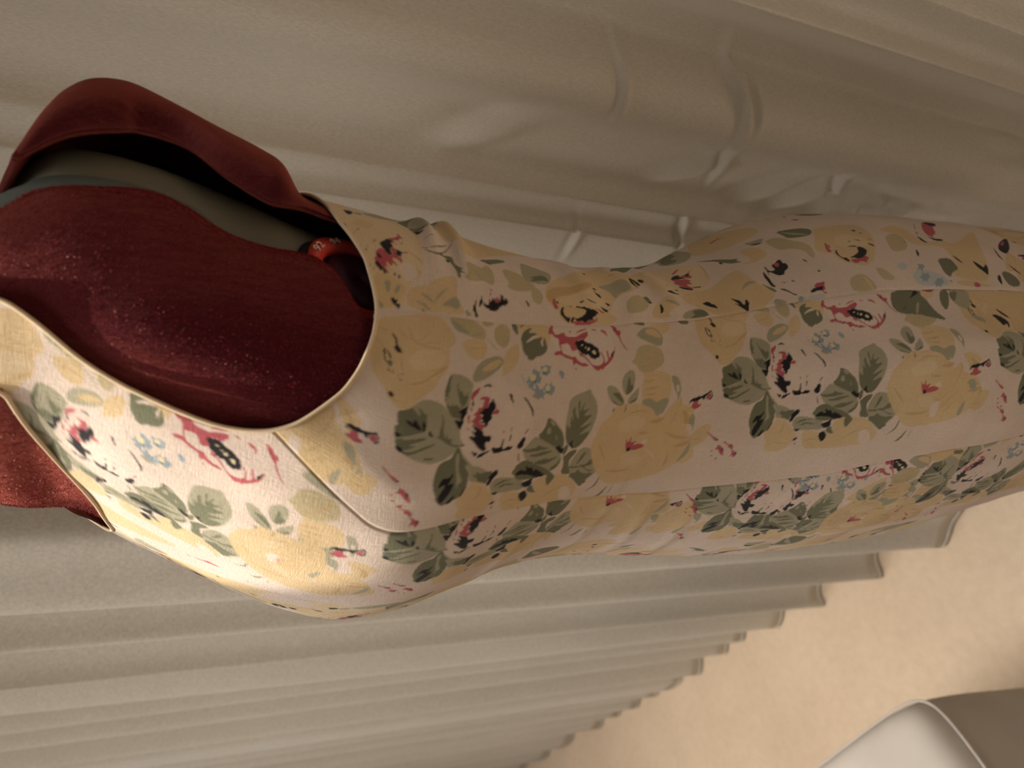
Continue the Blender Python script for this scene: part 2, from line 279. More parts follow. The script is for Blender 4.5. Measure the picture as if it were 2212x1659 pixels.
# printed cloth, traced motifs in cloth coordinates (0.1 mm): ink, outline
PRINT = {
 'side': '''Y 495,553 580,601 621,727 642,855 616,935 556,967 510,997 468,987 446,950 395,953 336,944 291,895 235,872 194,799 145,759 130,729 128,693 141,657 178,626 224,595 259,549 307,529 427,530
O 570,738 500,749 469,773 447,842 445,923 447,923 454,844 476,778 504,755 571,741
O 472,782 510,833 539,852 540,851 515,828 473,781
O 460,797 484,877 471,918 472,918 489,877 461,796
O 288,839 320,907 356,946 360,944 335,897 292,836
O 560,683 508,700 482,751 484,752 514,706 561,684
O 254,716 260,808 296,854 298,853 272,805 257,715
O 214,609 175,629 160,671 163,673 187,641 217,611
O 403,705 345,688 308,715 309,717 348,697 403,707
y 442,805 433,906 396,934 358,919 327,838 334,762 377,732 415,754
z 634,970 627,1090 586,1139 555,1175 515,1181 481,1161 529,1046 543,1006 583,976
g 610,971 543,1006 529,1046 529,1088 597,1017
Y 490,1030 508,1149 474,1175 441,1179 390,1158 381,1105 405,1064 444,1036
O 436,1057 446,1109 447,1166 449,1166 453,1109 438,1057
g 507,1079 517,1116 527,1162 530,1161 527,1114 510,1079
g 284,1079 337,1102 377,1139 401,1212 399,1252 371,1283 325,1243 281,1169 259,1099
Y 327,1130 366,1191 383,1246 366,1268 336,1226 313,1171
O 286,1117 317,1172 363,1239 364,1237 321,1169 287,1117
g 501,1177 458,1214 418,1253 419,1254 462,1219 502,1178
z 590,1157 614,1181 614,1214 595,1245 568,1213 569,1180
z 541,1228 574,1254 590,1305 550,1337 468,1322 437,1281 479,1233
K 497,650 511,654 494,669 472,680 449,678 435,694 412,702 406,697 420,684 408,684 417,670 438,657 441,670 472,668 491,660
K 413,603 412,615 388,616 360,614 342,621 355,609 387,606
K 420,619 407,627 391,642 360,647 364,641 393,629 405,620
G 364,615 354,628 366,647 346,650 329,644 335,626
K 326,625 302,641 298,637 308,633 295,628
K 322,646 301,659 299,653
O 515,566 511,614 510,651 511,651 515,615 516,567
O 441,560 430,588 415,608 416,608 433,591 441,561
Y 484,1385 407,1276 301,1261 285,1268 322,1334 367,1374
Y 589,1382 586,1441 572,1594 528,1610 479,1598 444,1569 496,1535 514,1476 500,1402 553,1393
G 497,1399 537,1427 553,1473 549,1484 522,1449 517,1512 510,1511 494,1462 458,1421 486,1492 496,1542 482,1540 465,1527 430,1539 479,1548 496,1559 458,1567 430,1572 403,1557 383,1522 380,1490 355,1453 369,1441 360,1433 387,1427 394,1416 422,1402 466,1403
G 590,1359 589,1382 539,1391 508,1380 544,1357 569,1348
G 552,1398 565,1418 574,1440 577,1439 574,1412 553,1397
w 550,1616 561,1759 553,1987 511,2073 436,2079 345,2049 295,1954 317,1819 381,1648 461,1613
P 572,1620 572,1638 543,1624 529,1627 504,1644 521,1690 518,1716 503,1709 495,1740 498,1776 491,1789 512,1828 530,1891 504,1891 489,1870 475,1859 479,1827 459,1783 433,1799 419,1797 406,1760 417,1748 453,1738 453,1698 450,1672 422,1673 415,1664 457,1660 486,1659 493,1630 518,1612 503,1593 543,1594
P 396,1610 409,1633 412,1663 422,1673 405,1676 391,1692 372,1756 374,1779 357,1786 334,1820 337,1852 326,1856 318,1882 314,1824 329,1788 340,1771 323,1761 337,1749 358,1751 366,1703 391,1661 382,1626
P 412,1800 393,1826 375,1851 353,1876 325,1892 313,1928 319,1968 343,1989 368,1982 404,1963 389,1984 353,1999 325,1992 346,2026 382,2016 414,2020 396,2031 360,2032 367,2065 414,2085 443,2085 406,2088 363,2069 335,2039 311,2005 301,1982 280,1972 298,1963 285,1948 282,1930 318,1892 346,1866 376,1833 376,1810
P 513,1788 538,1828 545,1884 539,1883 527,1835
P 541,1916 535,1956 530,1955 533,1919
P 534,1978 532,2021 519,2035 484,2040 507,2025 518,2000
P 528,1742 537,1764 517,1752
P 570,2076 570,2095 551,2124 535,2121 531,2149 516,2150 496,2137 443,2156 405,2188 400,2183 443,2146 496,2127 511,2106
P 310,1764 309,1778 295,1778 299,1769
K 452,1779 469,1790 469,1812 477,1829 472,1840 475,1854 460,1871 452,1910 437,1931 419,1960 404,1958 390,1968 358,1954 369,1941 353,1930 363,1895 381,1879 389,1866 375,1855 389,1848 386,1829 404,1823 412,1796 437,1795
C 445,1826 453,1843 439,1842 437,1830
C 428,1853 436,1866 419,1864
C 417,1869 434,1885 416,1895 405,1881
C 405,1903 410,1928 397,1937 383,1934 386,1916
K 381,2050 410,2080 385,2074 360,2055 367,2045
K 558,2090 531,2115 529,2105
B 291,1584 282,1569 271,1559 273,1541 274,1524 288,1520 299,1523 310,1513 329,1511 323,1537 335,1550 326,1565 324,1589 304,1574
B 261,1524 248,1510 227,1506 240,1476 205,1458 241,1448 232,1405 261,1428 273,1431 280,1444 281,1455 309,1455 313,1475 295,1486 296,1513 274,1498
B 182,1613 171,1602 155,1586 175,1567 169,1541 190,1546 203,1522 214,1542 232,1547 218,1572 240,1592 214,1594 211,1618 196,1614
B 171,1557 164,1531 135,1542 156,1514 152,1500 165,1498 175,1458 184,1492 198,1496 197,1514 199,1534 180,1532
B 296,1641 299,1663 281,1684 255,1679 249,1666 262,1653
B 235,1431 243,1447 220,1463 239,1475 205,1506 173,1494 195,1458 209,1443 213,1427
w 239,1468 199,1482 201,1458
C 306,1559 297,1555 292,1544 294,1532 302,1524 312,1525 319,1533 321,1546 316,1556
C 264,1481 251,1475 244,1461 248,1445 260,1435 274,1436 285,1446 286,1463 278,1476
C 202,1583 191,1578 185,1567 188,1554 197,1546 210,1546 219,1554 220,1567 214,1578
K 290,1529 285,1542 290,1554 282,1550 281,1535
K 241,1481 238,1480 237,1476 237,1472 240,1468 244,1468 246,1472 247,1476 245,1480
K 185,1555 186,1567 180,1574 175,1566
B 290,1383 260,1390 240,1405 241,1406 261,1396 290,1384
B 261,1572 235,1577 235,1578 261,1573
G 251,1684 257,1705 257,1705 252,1683
g 166,1450 177,1478 156,1514 140,1511 145,1483
w 203,1079 271,1140 275,1246 229,1359 157,1452 49,1481 -61,1452 -116,1380 -127,1227 -131,1113 -63,1039 15,1016 103,1036
g 54,664 40,681 88,675 123,678 125,710 146,752 173,787 185,824 176,861 164,899 139,931 81,968 21,1013 -12,1012 -44,1027 -58,1048 -69,1006 -114,968 -140,906 -146,844 -126,782 -101,735 -82,698 -42,671 15,666
G 123,678 130,731 146,752 118,773 94,789 112,795 144,775 132,800 112,813 111,828 65,829 24,823 18,814 13,781 4,754 -5,707 -14,669 54,664 40,681 88,675
G -16,669 -19,753 -8,806 -15,843 -34,783 -46,736 -51,791 -70,733 -75,703 -47,674
G -84,707 -81,763 -58,822 -37,891 -59,859 -84,793 -99,744 -96,728
G 116,906 80,923 36,918 -18,931 -4,940 61,959 72,962 11,945 -19,944 -24,977 -41,958 -59,1002 -55,1048 -66,1035 -67,999 -52,952 -19,906 -3,873 -10,899 22,900 66,914
G -116,820 -117,851 -116,888 -127,864 -126,836
K 83,717 73,736 79,742 54,757 80,760 83,765 77,774 60,784 24,810 34,780 51,748 64,727
K 53,805 80,808 65,817 59,827 18,819 20,814
K 26,844 26,850 6,858 -8,873 0,842
K 15,666 12,682 0,702 -7,692 -10,674 1,668
K -50,675 -54,690 -66,711 -80,715 -81,735 -87,716 -82,694 -68,674
g 334,976 310,962 314,978 307,1015 290,1051 267,1077 251,1090 215,1080 173,1069 146,1066 140,1059 114,1050 94,1033 74,1027 53,1028 21,1013 81,968 115,948 151,931 187,924 229,927 265,937 291,948
G 309,963 291,964 273,954 246,957 222,950 206,960 222,941 198,943 183,957 198,934 187,927 157,937 138,963 167,963 143,973 154,989 135,1009 104,1020 74,1017 82,997 84,971 115,948 163,927 199,924 235,927 264,941 291,948
G 277,1000 241,1001 207,1013 231,1016 200,1029 187,1042 217,1049 195,1052 186,1059 162,1049 139,1033 146,1016 165,1009 207,999 241,993
K 152,1016 125,1019 133,1036 142,1059 117,1050 102,1050 85,1031 55,1031 44,1018 21,1015 28,1003 77,975 73,995 65,1017 87,1012 98,1020 120,999 116,1016
P 240,1132 219,1124 198,1110 187,1093 169,1089 163,1075 191,1075 215,1087 226,1111
P 170,1124 182,1131 186,1166 179,1184 164,1187 149,1173 124,1177 126,1152 111,1149 97,1122 81,1139 67,1130 49,1119 41,1154 26,1145 11,1142 18,1124 38,1099 58,1075 70,1071 63,1091 75,1085 83,1105 96,1084 110,1111 137,1117 127,1124 127,1138 145,1145 172,1155
P 142,1072 121,1080 127,1084 103,1073 121,1070
P 104,1061 85,1067 62,1061 40,1067 59,1054 75,1051
P 40,1047 26,1056 13,1069 20,1053
P 109,1216 118,1227 104,1242 89,1235 88,1196 102,1198
K 169,1194 172,1201 156,1213 124,1224 104,1203 87,1194 65,1195 51,1172 36,1172 28,1162 26,1145 46,1158 52,1116 59,1147 70,1127 87,1146 101,1116 111,1142 126,1147 122,1173 155,1180 154,1198
K 48,1080 35,1099 5,1146 -7,1143 -21,1162 -16,1176 -24,1195 -39,1196 -57,1182 -49,1164 -70,1162 -93,1172 -102,1152 -83,1125 -50,1095 -23,1066 -12,1065 -15,1082 -26,1103 12,1077 15,1080 -2,1105 30,1086
K 234,1149 246,1153 248,1170 250,1188 233,1200 239,1173
K 148,1075 166,1086 162,1093 130,1084
K 196,1302 181,1327 162,1324 146,1335 134,1332 163,1312
K -90,1079 -102,1099 -108,1127 -119,1112 -131,1109
K -132,1116 -114,1128 -107,1155 -98,1194 -110,1188 -115,1167 -131,1148 -133,1127
K -87,1204 -83,1211 -95,1249 -78,1266 -44,1270 -42,1277 -58,1279 -95,1271 -106,1285 -87,1313 -98,1322 -95,1348 -116,1332 -116,1290 -118,1255 -121,1226 -110,1210
K -25,1317 -25,1325 -54,1323 -74,1312
P 0,1266 2,1275 -16,1274 -13,1269
P 13,1322 12,1329 -12,1322 -12,1316
K 185,628 210,634 196,655 184,654 177,643
G 305,674 278,684 270,708 267,690 291,675
G 310,690 305,711 297,702
K 172,1388 150,1423 116,1444 89,1469 50,1467 49,1462 80,1455 127,1427
K -98,1370 -76,1392 -46,1412 -71,1431 -80,1421 -112,1417 -119,1398 -116,1378
P -7,1436 -10,1443 -26,1434 -43,1416 -37,1413
g -74,1013 -144,1070 -173,1104 -204,1095 -174,1057 -134,1028
G -67,1003 -72,1023 -122,1037 -164,1076 -168,1052 -202,1080 -261,1082 -296,1071 -340,1045 -356,1010 -371,974 -386,954 -363,931 -343,911 -320,910 -272,888 -227,888 -190,896 -151,910 -132,946 -128,969 -108,983
g -95,1008 -108,1020 -164,1018 -215,1029 -254,1051 -260,1025 -302,1018 -226,1014 -162,1002 -115,1000
g -169,1070 -175,1125 -213,1203 -285,1194 -260,1131 -262,1089
G -217,1096 -227,1133 -204,1122 -223,1153 -212,1195 -217,1233 -251,1209 -285,1194 -267,1161 -260,1131 -252,1144
g -307,1220 -263,1249 -267,1308 -283,1391 -315,1462 -373,1469 -362,1350 -363,1290 -340,1245
G -318,1253 -299,1298 -294,1366 -290,1364 -285,1289 -314,1251
G -327,1282 -321,1334 -326,1398 -322,1397 -306,1326 -323,1280
Y -348,1030 -310,1070 -269,1098 -264,1139 -288,1186 -329,1224 -375,1258 -402,1280 -431,1256 -472,1228 -495,1170 -494,1067 -455,1044 -420,1057 -380,1029
O -288,1163 -337,1162 -376,1131 -379,1133 -344,1173 -288,1166
O -406,1074 -437,1138 -450,1215 -448,1214 -430,1136 -404,1075
K -222,941 -229,955 -222,977 -201,990 -211,995 -242,982 -263,970 -248,1004 -292,994 -336,968 -368,944 -359,928 -324,924 -289,941 -277,952 -258,950 -272,926 -284,921 -261,918 -234,933
K -371,968 -352,987 -331,1003 -322,1018 -352,1011 -374,991
K -337,1044 -317,1051 -289,1070 -277,1075 -290,1077 -316,1064 -341,1049
K -289,1194 -261,1211 -250,1205 -226,1227 -211,1259 -237,1272 -259,1241 -303,1215
K -342,1239 -350,1263 -352,1287 -362,1286 -371,1264
K -433,1249 -416,1257 -407,1286 -426,1282
K -446,1268 -440,1277 -464,1279 -460,1270
P -378,712 -367,724 -379,735 -396,764 -397,786 -426,800 -441,802 -458,830 -481,846 -500,841 -503,826 -479,818 -500,791 -475,808 -452,805 -425,784 -417,759 -403,763 -386,733
K -397,784 -412,800 -434,805 -422,796
K -454,833 -474,849 -489,848 -473,834
Y -375,1311 -361,1348 -390,1438 -407,1520 -417,1576 -367,1547 -338,1534 -315,1563 -296,1610 -318,1748 -337,1810 -393,1867 -436,1908 -460,1918 -528,1899 -522,1754 -521,1613 -509,1450 -500,1346
w -448,1771 -407,1784 -429,1848 -528,1899 -522,1792
O -446,1356 -430,1401 -454,1466 -451,1466 -417,1395 -443,1353
O -469,1640 -427,1718 -403,1848 -401,1847 -419,1712 -467,1639
g -459,1387 -499,1442 -496,1443 -455,1388
g -61,1508 -122,1629 -183,1705 -221,1715 -262,1689 -282,1646 -276,1577 -246,1510 -187,1443 -126,1416 -105,1448 -69,1484
G -123,1415 -135,1454 -126,1527 -108,1516 -129,1560 -137,1623 -148,1548 -150,1465 -141,1422
G -167,1467 -162,1541 -153,1557 -159,1650 -171,1595 -185,1533 -176,1486
G -215,1515 -204,1551 -199,1602 -205,1616 -194,1676 -201,1678 -229,1609 -234,1558 -222,1521
G -255,1638 -242,1684 -205,1706 -228,1712 -265,1686 -281,1641
G -252,1359 -226,1385 -218,1380 -187,1443 -213,1502 -235,1541 -253,1593 -282,1646 -324,1695 -349,1676 -385,1651 -332,1622 -298,1628 -302,1597 -309,1543 -311,1458 -296,1401 -275,1388
G -377,1490 -344,1523 -383,1548 -417,1576 -402,1519
G -139,1392 -172,1389 -199,1407 -199,1410 -174,1401 -140,1395
K -265,1390 -248,1415 -244,1430 -261,1467 -231,1456 -225,1463 -245,1481 -237,1500 -277,1526 -251,1523 -271,1567 -294,1600 -304,1598 -305,1542 -282,1485 -277,1446 -275,1397
K -327,1446 -319,1486 -303,1524 -328,1519 -337,1527 -358,1514 -363,1477 -348,1456
K -402,1438 -380,1482 -410,1514 -446,1511 -467,1482
G -295,1732 -255,1742 -200,1723 -198,1741 -173,1771 -171,1834 -198,1818 -230,1781 -269,1788 -317,1812 -328,1807 -318,1748
g -254,1788 -199,1828 -163,1864 -174,1932 -205,2004 -247,2041 -304,2041 -352,2021 -392,1971 -430,1952 -436,1936 -411,1893 -368,1849 -350,1815 -312,1807
G -274,1795 -283,1853 -282,1899 -275,1934 -250,1954 -253,2019 -270,1960 -287,2003 -287,1965 -292,1917 -317,1948 -333,2009 -336,1964 -290,1902 -294,1847 -287,1803
G -274,1845 -245,1860 -203,1884 -191,1909 -224,1904 -258,1869
G -321,1815 -329,1864 -302,1868 -341,1914 -347,2014 -379,1970 -420,1948 -436,1936 -411,1893 -368,1849 -350,1815
K -415,1904 -433,1944 -438,1931
K -412,1943 -404,1961 -411,1975 -419,1957
G -362,2069 -416,2059 -451,2051 -488,1999 -490,2001 -460,2061 -423,2071 -363,2073
G -470,2169 -534,2132 -554,2097 -558,2101 -550,2149 -473,2174
G -471,2212 -550,2199 -553,2204 -474,2216
G 34,1567 36,1588 18,1620 -14,1650 -44,1685 -79,1705 -125,1714 -174,1703 -136,1649 -102,1582 -63,1508 -36,1541 2,1566
g -12,1581 -24,1603 -57,1604 -51,1569
g 27,1589 8,1625 -16,1637 -4,1601
g -49,1635 -89,1660 -96,1650
g 183,1884 152,1894 131,1918 102,1934 61,1944 13,1939 -31,1923 -72,1908 -129,1865 -157,1831 -160,1795 -128,1737 -94,1716 -15,1703 35,1709 84,1723 113,1725 142,1750 159,1795 172,1853
G -77,1713 -2,1711 -42,1743 16,1739 42,1745 1,1754 31,1760 65,1751 90,1776 47,1771 7,1804 61,1797 95,1793 131,1809 77,1809 50,1807 89,1830 114,1851 52,1825 78,1895 28,1828 35,1913 -2,1860 -42,1807 -10,1915 -34,1879 -87,1806 -58,1905 -115,1872 -157,1831 -160,1795 -128,1737
K -104,1771 -115,1780 -133,1777 -160,1797 -158,1781 -138,1760 -126,1750 -121,1765
K -134,1644 -138,1671 -118,1677 -152,1697 -144,1718 -175,1716 -183,1705 -168,1682
G -127,1727 -137,1753 -172,1747 -199,1727 -175,1712
Y 68,2077 84,2164 77,2282 48,2379 8,2413 -27,2461 -66,2478 -97,2547 -132,2695 -183,2721 -239,2753 -329,2803 -381,2743 -365,2669 -386,2631 -441,2514 -456,2289 -461,2150 -330,2006 -203,1943 -128,1937 -94,1961 -42,1973 -9,2013 13,2056
O -50,2366 -62,2449 -33,2489 -26,2483 -32,2433 -42,2364
O -129,2504 -189,2611 -196,2710 -189,2708 -162,2612 -123,2506
O -242,2607 -253,2685 -221,2741 -213,2735 -219,2664 -234,2603
O 4,2188 30,2265 19,2359 22,2359 41,2260 6,2186
O -342,2081 -374,2211 -350,2294 -344,2291 -351,2200 -336,2078
O -153,1995 -215,2029 -277,2079 -277,2083 -211,2046 -152,2000
O -115,2282 -122,2336 -117,2370 -111,2369 -98,2328 -109,2279
O -275,2582 -335,2577 -383,2564 -387,2569 -345,2597 -277,2587
g -361,2680 -310,2748 -231,2742 -227,2732 -285,2711 -354,2671
w -226,2380 -273,2438 -319,2495 -317,2497 -265,2447 -223,2383
y -33,2110 10,2220 -14,2341 -72,2332 -94,2239 -94,2146
y -235,2184 -247,2304 -292,2394 -344,2338 -311,2210
w -166,2318 -152,2370 -188,2380 -189,2352
P -132,2204 -169,2230 -131,2239 -132,2246 -170,2249 -155,2292 -191,2264 -176,2306 -195,2368 -213,2350 -223,2265 -219,2223 -171,2212
K -219,2225 -200,2232 -194,2251 -222,2257 -229,2242
Y 278,2268 261,2521 167,2532 106,2520 78,2511 -4,2458 -15,2426 39,2395 68,2306 134,2287 205,2285 240,2314
g 69,2292 101,2303 102,2374 66,2415 91,2457 89,2511 53,2508 -12,2464 -4,2453 39,2461 -11,2449 -14,2416 39,2389
O 203,2295 198,2349 210,2401 214,2400 212,2346 207,2294
O 156,2305 153,2364 165,2420 169,2419 168,2360 160,2304
O 131,2305 116,2365 130,2416 132,2415 127,2362 134,2306
g 230,2534 218,2584 171,2606 104,2607 56,2576 92,2584 128,2558 185,2538
w 163,2571 169,2587 132,2594 107,2583 138,2569
g 130,2155 195,2120 247,2134 281,2178 280,2221 233,2233 180,2223 139,2192
G 134,2159 193,2167 246,2177 217,2195 189,2191 195,2214 173,2224 139,2192
g 196,2004 190,2069 153,2112 113,2147 70,2160 74,2095 97,2046 147,2015
G 156,2042 148,2080 154,2103 117,2138 74,2160 101,2115
G 118,2045 80,2103 71,2141 74,2090
g 84,2173 125,2197 158,2243 182,2261 135,2268 97,2251 78,2211
G 79,2187 99,2223 118,2264 87,2243
G 73,2168 50,2167 25,2156 24,2158 47,2177 73,2170
G 62,2050 47,2070 68,2077 29,2077
Y 32,2559 37,2646 1,2721 -20,2742 -52,2699 -120,2693 -84,2624 -13,2594
O 6,2620 -41,2703 -105,2695 -88,2653 -43,2660
P -171,2847 -174,2869 -200,2894 -222,2943 -242,2940 -235,2920 -208,2895
P -264,2954 -289,2997 -325,3016 -361,3031 -339,2994 -303,2969 -299,2937 -284,2956
K -221,2939 -231,2950 -243,2949 -237,2939
K -289,2992 -303,3010 -329,3013 -305,2993
P -311,2930 -315,2930 -317,2925 -315,2921 -311,2916 -307,2915 -303,2917 -303,2922 -306,2926
P -346,2940 -349,2939 -351,2934 -350,2928 -346,2923 -342,2921 -339,2924 -339,2931 -342,2937
P -373,2985 -377,2985 -379,2980 -378,2976 -373,2971 -368,2969 -365,2971 -365,2976 -368,2982
g 497,2261 532,2309 551,2353 549,2444 514,2486 480,2503 422,2479 424,2430 451,2360 473,2301
Y 511,2333 543,2371 540,2441 497,2482 473,2486 488,2418
z 329,2206 357,2243 390,2252 423,2276 440,2348 415,2463 379,2477 344,2492 303,2476 268,2394 259,2316 280,2260 309,2248
O 341,2304 338,2379 360,2450 364,2448 356,2376 346,2304
O 293,2270 299,2350 315,2448 318,2448 310,2347 295,2270
Y 568,2358 590,2587 551,2590 500,2523 514,2486 549,2444
O 406,2385 370,2417 379,2457 382,2457 380,2424 408,2388
G 581,2247 589,2353 560,2356 560,2305
G 600,2660 604,2770 563,2756 563,2684
Y -280,85 -182,151 -26,310 -56,339 -103,355 -110,387 -178,399 -233,405 -299,395 -356,340 -430,244 -431,202 -396,164 -352,156 -272,192 -294,126
g -366,333 -293,395 -333,389 -413,361 -405,331
g -161,388 -151,442 -182,469 -236,467 -283,449 -233,457 -224,421 -194,401
Y -322,429 -281,470 -240,533 -238,580 -255,607 -293,590 -348,568 -393,484 -367,450
O -268,123 -291,136 -278,179 -230,239 -228,240 -270,178 -281,142 -265,125
O -30,322 -76,328 -130,304 -216,254 -217,256 -130,314 -71,339 -28,325
O -343,182 -300,232 -257,267 -255,265 -293,225 -341,181
O -379,203 -335,262 -294,304 -292,303 -327,257 -377,202
O -325,437 -334,491 -340,546 -338,547 -326,495 -323,437
w -325,81 -294,126 -287,166 -354,153 -400,147 -403,103
K -86,399 -74,415 -75,402 -70,405 -55,430 -58,451 -45,477 -52,484 -48,507 -40,530 -33,554 -17,576 -28,579 -43,591 -67,588 -76,580 -81,564 -76,557 -66,576 -46,584 -35,577 -37,564 -53,535 -72,526 -79,518 -70,509 -62,502 -74,476 -83,460 -77,449 -83,436 -74,424 -87,412 -93,399
P -114,400 -109,424 -87,433 -74,455 -81,463 -77,476 -95,474 -101,485 -102,505 -114,499 -127,470 -132,443 -125,435 -130,416
P -60,533 -38,564 -45,580 -57,578 -75,560 -75,544''',
 'back': '''y 697,211 807,319 767,450 788,591 850,786 650,737 497,755 424,775 284,751 208,746 176,710 142,659 25,645 1,496 91,471 224,447 298,406 389,349 531,286
Y 197,476 213,538 188,599 141,653 107,644 25,589 2,502 93,480
Y 524,379 594,453 611,537 517,489 506,455
O 368,678 315,732 285,760 288,762 327,739 371,680
O 244,700 244,735 193,724 193,726 251,744 246,700
Y 850,765 580,715 474,766 481,771 627,738 868,898
w 274,606 283,705 224,731 171,678 192,647
g 173,535 180,573 104,562 103,544
g 140,592 154,628 106,609 92,586
P 334,496 370,531 346,554 321,577 318,590 374,583 381,600 361,617 344,609 313,625 311,638 275,643 301,618 311,592 295,588 275,609 256,610 284,587 255,584 272,566 288,553 256,559 226,596 259,550 255,544 233,557 207,584 238,539 269,517 282,493 295,487 310,504
P 456,581 466,622 495,648 502,629 504,657 485,653 469,680 465,643 445,649 447,606 430,624 425,596 404,636 411,598 432,584
K 393,526 413,536 427,556 450,573 431,603 414,588 386,603 374,583 345,583 318,590 331,565 353,548 374,535
K 371,612 345,655 334,637 315,640 321,622 341,606 345,617
K 333,500 321,520 297,537 301,512
K 271,492 284,503 255,525 220,559 214,551 235,514 257,494
K 231,570 213,601 196,631 190,628 206,596
K 658,363 676,389 696,414 669,422 617,404 601,376
K 524,284 486,311 502,345 473,366 461,337 466,319 496,294
K 294,423 294,436 256,448 268,434
K 263,454 244,475 245,466
P 242,475 224,499 224,486
P 484,429 476,427 470,422 468,417 473,414 481,416 489,420 493,425 491,429
P 452,409 447,408 443,404 443,402 445,400 450,400 455,403 457,406 456,409
P 426,398 422,397 419,394 419,392 421,391 424,391 428,393 430,395 429,398
P 398,388 393,386 389,383 389,380 391,377 396,377 400,381 403,384 402,386
P 412,509 406,507 402,502 402,498 406,495 412,496 417,500 420,504 418,508
P 395,497 391,495 388,493 388,490 390,488 394,489 398,491 400,494 399,496
K 375,462 348,454 348,455 375,463
K 337,454 332,453 329,449 329,446 331,444 336,444 340,446 342,450 341,453
K 428,639 407,651 444,669 445,667 414,651 429,640
P 352,649 359,683 351,684 343,655
g 679,421 768,486 667,474 648,422
G 776,683 861,943 876,993 578,829 571,789 581,750 647,719
K 549,742 512,760 546,800 554,802 545,771 558,745
g 844,591 844,682 846,608 849,821 713,574 749,463
g 797,774 805,868 782,913 776,967 640,901 598,840 583,773 591,743 608,726
Y 794,919 856,1151 836,1187 749,1020 813,1287 805,1269 776,1189 758,1496 715,1708 581,1454 572,1362 479,1224 397,1031 434,996 516,999 501,947 556,897
G 619,728 583,773 598,840 548,782 554,735
G 414,752 410,829 484,922 481,928 420,859 404,797
G 412,761 375,826 390,873 466,939 547,985 447,934 375,870 401,924 383,945 345,945 315,964 301,997 295,968 263,1009 282,967 240,971 240,953 279,952 345,927 374,898 364,820
K 353,891 364,914 357,921 335,915
g 468,782 496,829 497,851 500,852 508,832 470,782
z 361,1008 359,1095 346,1122 387,1150 353,1179 307,1188 251,1177 217,1160 253,1107 221,1035 245,978 277,1022
g 325,1051 276,1076 252,1106 254,1108 285,1084 327,1053
z 371,1254 349,1365 291,1410 266,1470 214,1426 201,1289 238,1250 254,1284 307,1253
g 472,1404 415,1451 392,1513 291,1477 291,1413 336,1381
Y 119,656 150,724 167,773 209,827 239,891 249,941 194,947 130,931 67,961 13,973 1,648
g 47,832 92,882 129,927 74,959 37,921 61,900
g 107,732 77,770 56,795 59,799 93,782 111,734
g 57,798 117,844 165,891 167,889 127,834 59,796
g 58,699 34,742 11,775 15,779 50,752 62,701
G 420,1109 437,1191 457,1265 436,1307 403,1220 393,1179 403,1151
K 403,1151 404,1178 386,1192
K 173,1194 170,1223 144,1219 152,1240 135,1252 111,1238 101,1195 66,1169 69,1122 96,1083 113,1096 100,1108 105,1126 134,1123 143,1132 110,1134 149,1146 124,1166 122,1179 139,1201 148,1191 154,1210
P 149,1150 147,1168 156,1184 137,1200 137,1182 122,1181 128,1162
K 155,1081 155,1088 129,1084 112,1088 88,1071 72,1059 112,1063 129,1078
K 115,1040 120,1049 95,1044 54,1037 18,1053 15,1030 43,1031 51,1018 64,1028 80,1019 86,1034
K 148,1362 135,1379 109,1387 107,1379
P 195,1153 191,1151 188,1148 189,1144 192,1142 196,1142 199,1145 201,1150 199,1152
P 171,1148 167,1145 164,1141 164,1136 167,1134 172,1135 177,1138 178,1143 176,1147
K 19,729 -1,753 -1,737
g 62,975 16,1018 14,977
K 78,562 68,573 72,583 58,586 69,599 52,599 42,591 36,612 7,609 15,599 45,569
g 59,487 40,511 13,534 10,492
Y 274,1543 354,1646 447,1899 738,2273 748,2356 701,2252 488,2165 473,2239 520,2469 589,2639 380,2495 345,2398 220,2228 231,2179 183,2077 131,2031 71,1993 57,2058 1,2014 2,1851 4,1668 40,1586 97,1592 114,1539 182,1502
O 199,1510 268,1578 274,1739 315,1931 253,1877 214,1717 189,1595 146,1562 144,1532
y 176,1591 215,1742 239,1822 225,1940 158,2015 92,1945 113,1829 122,1646
K 118,1634 90,1617 60,1628 49,1653 53,1668 18,1654 13,1647 41,1621 66,1595 98,1600 115,1618
P 30,1681 23,1712 38,1733 34,1746 19,1753 26,1804 23,1856 53,1872 32,1874 17,1859 3,1805 5,1686
K 118,1718 128,1735 117,1774 125,1790 111,1806 111,1825 97,1839 99,1864 76,1896 70,1885 68,1871 57,1873 45,1832 25,1856 33,1807 15,1774 34,1746 23,1717 42,1702 34,1687 9,1675 30,1663 57,1687 42,1712 53,1751 72,1787 97,1802 109,1772
K 150,1754 168,1793 159,1800 146,1772
K 179,1816 169,1841 156,1861 148,1895 143,1886 151,1850
K 128,1923 117,1951 96,2000 92,1974 79,1987 96,1946
K 165,1975 158,2005 144,2025 133,2004
K 245,1882 224,1920 215,1957 186,1960 204,1922
K 259,1890 261,1926 245,1931 246,1900
K 123,1667 125,1688 120,1702
K 161,1581 148,1598 128,1585
P 183,1571 159,1579 131,1577 109,1595 102,1558 130,1554 141,1547
P 115,1868 96,1921 75,1955 72,1933
g 470,1406 442,1481 422,1563 398,1609 353,1609 286,1566 280,1446 308,1376
G 321,1424 348,1489 361,1552 330,1572 305,1572 319,1541 307,1497 294,1425 329,1474
z 224,1423 250,1459 227,1487 173,1492 128,1470 133,1425 174,1409
K 151,1364 144,1376 123,1388 105,1383
G 703,2041 706,2106 722,2199 736,2291 792,2523 825,2633 955,2890 1400,3361 1189,3203 1019,3009 623,2485 519,2298 501,2174 777,2458 748,2301 714,2171 717,2115
K 708,2050 719,2143 719,2143 709,2087
K 777,2467 809,2559 680,2250
K 646,2519 742,2657 641,2572
K 408,2303 412,2356 353,2403 321,2372 351,2350 391,2326 278,2355 312,2327 332,2289
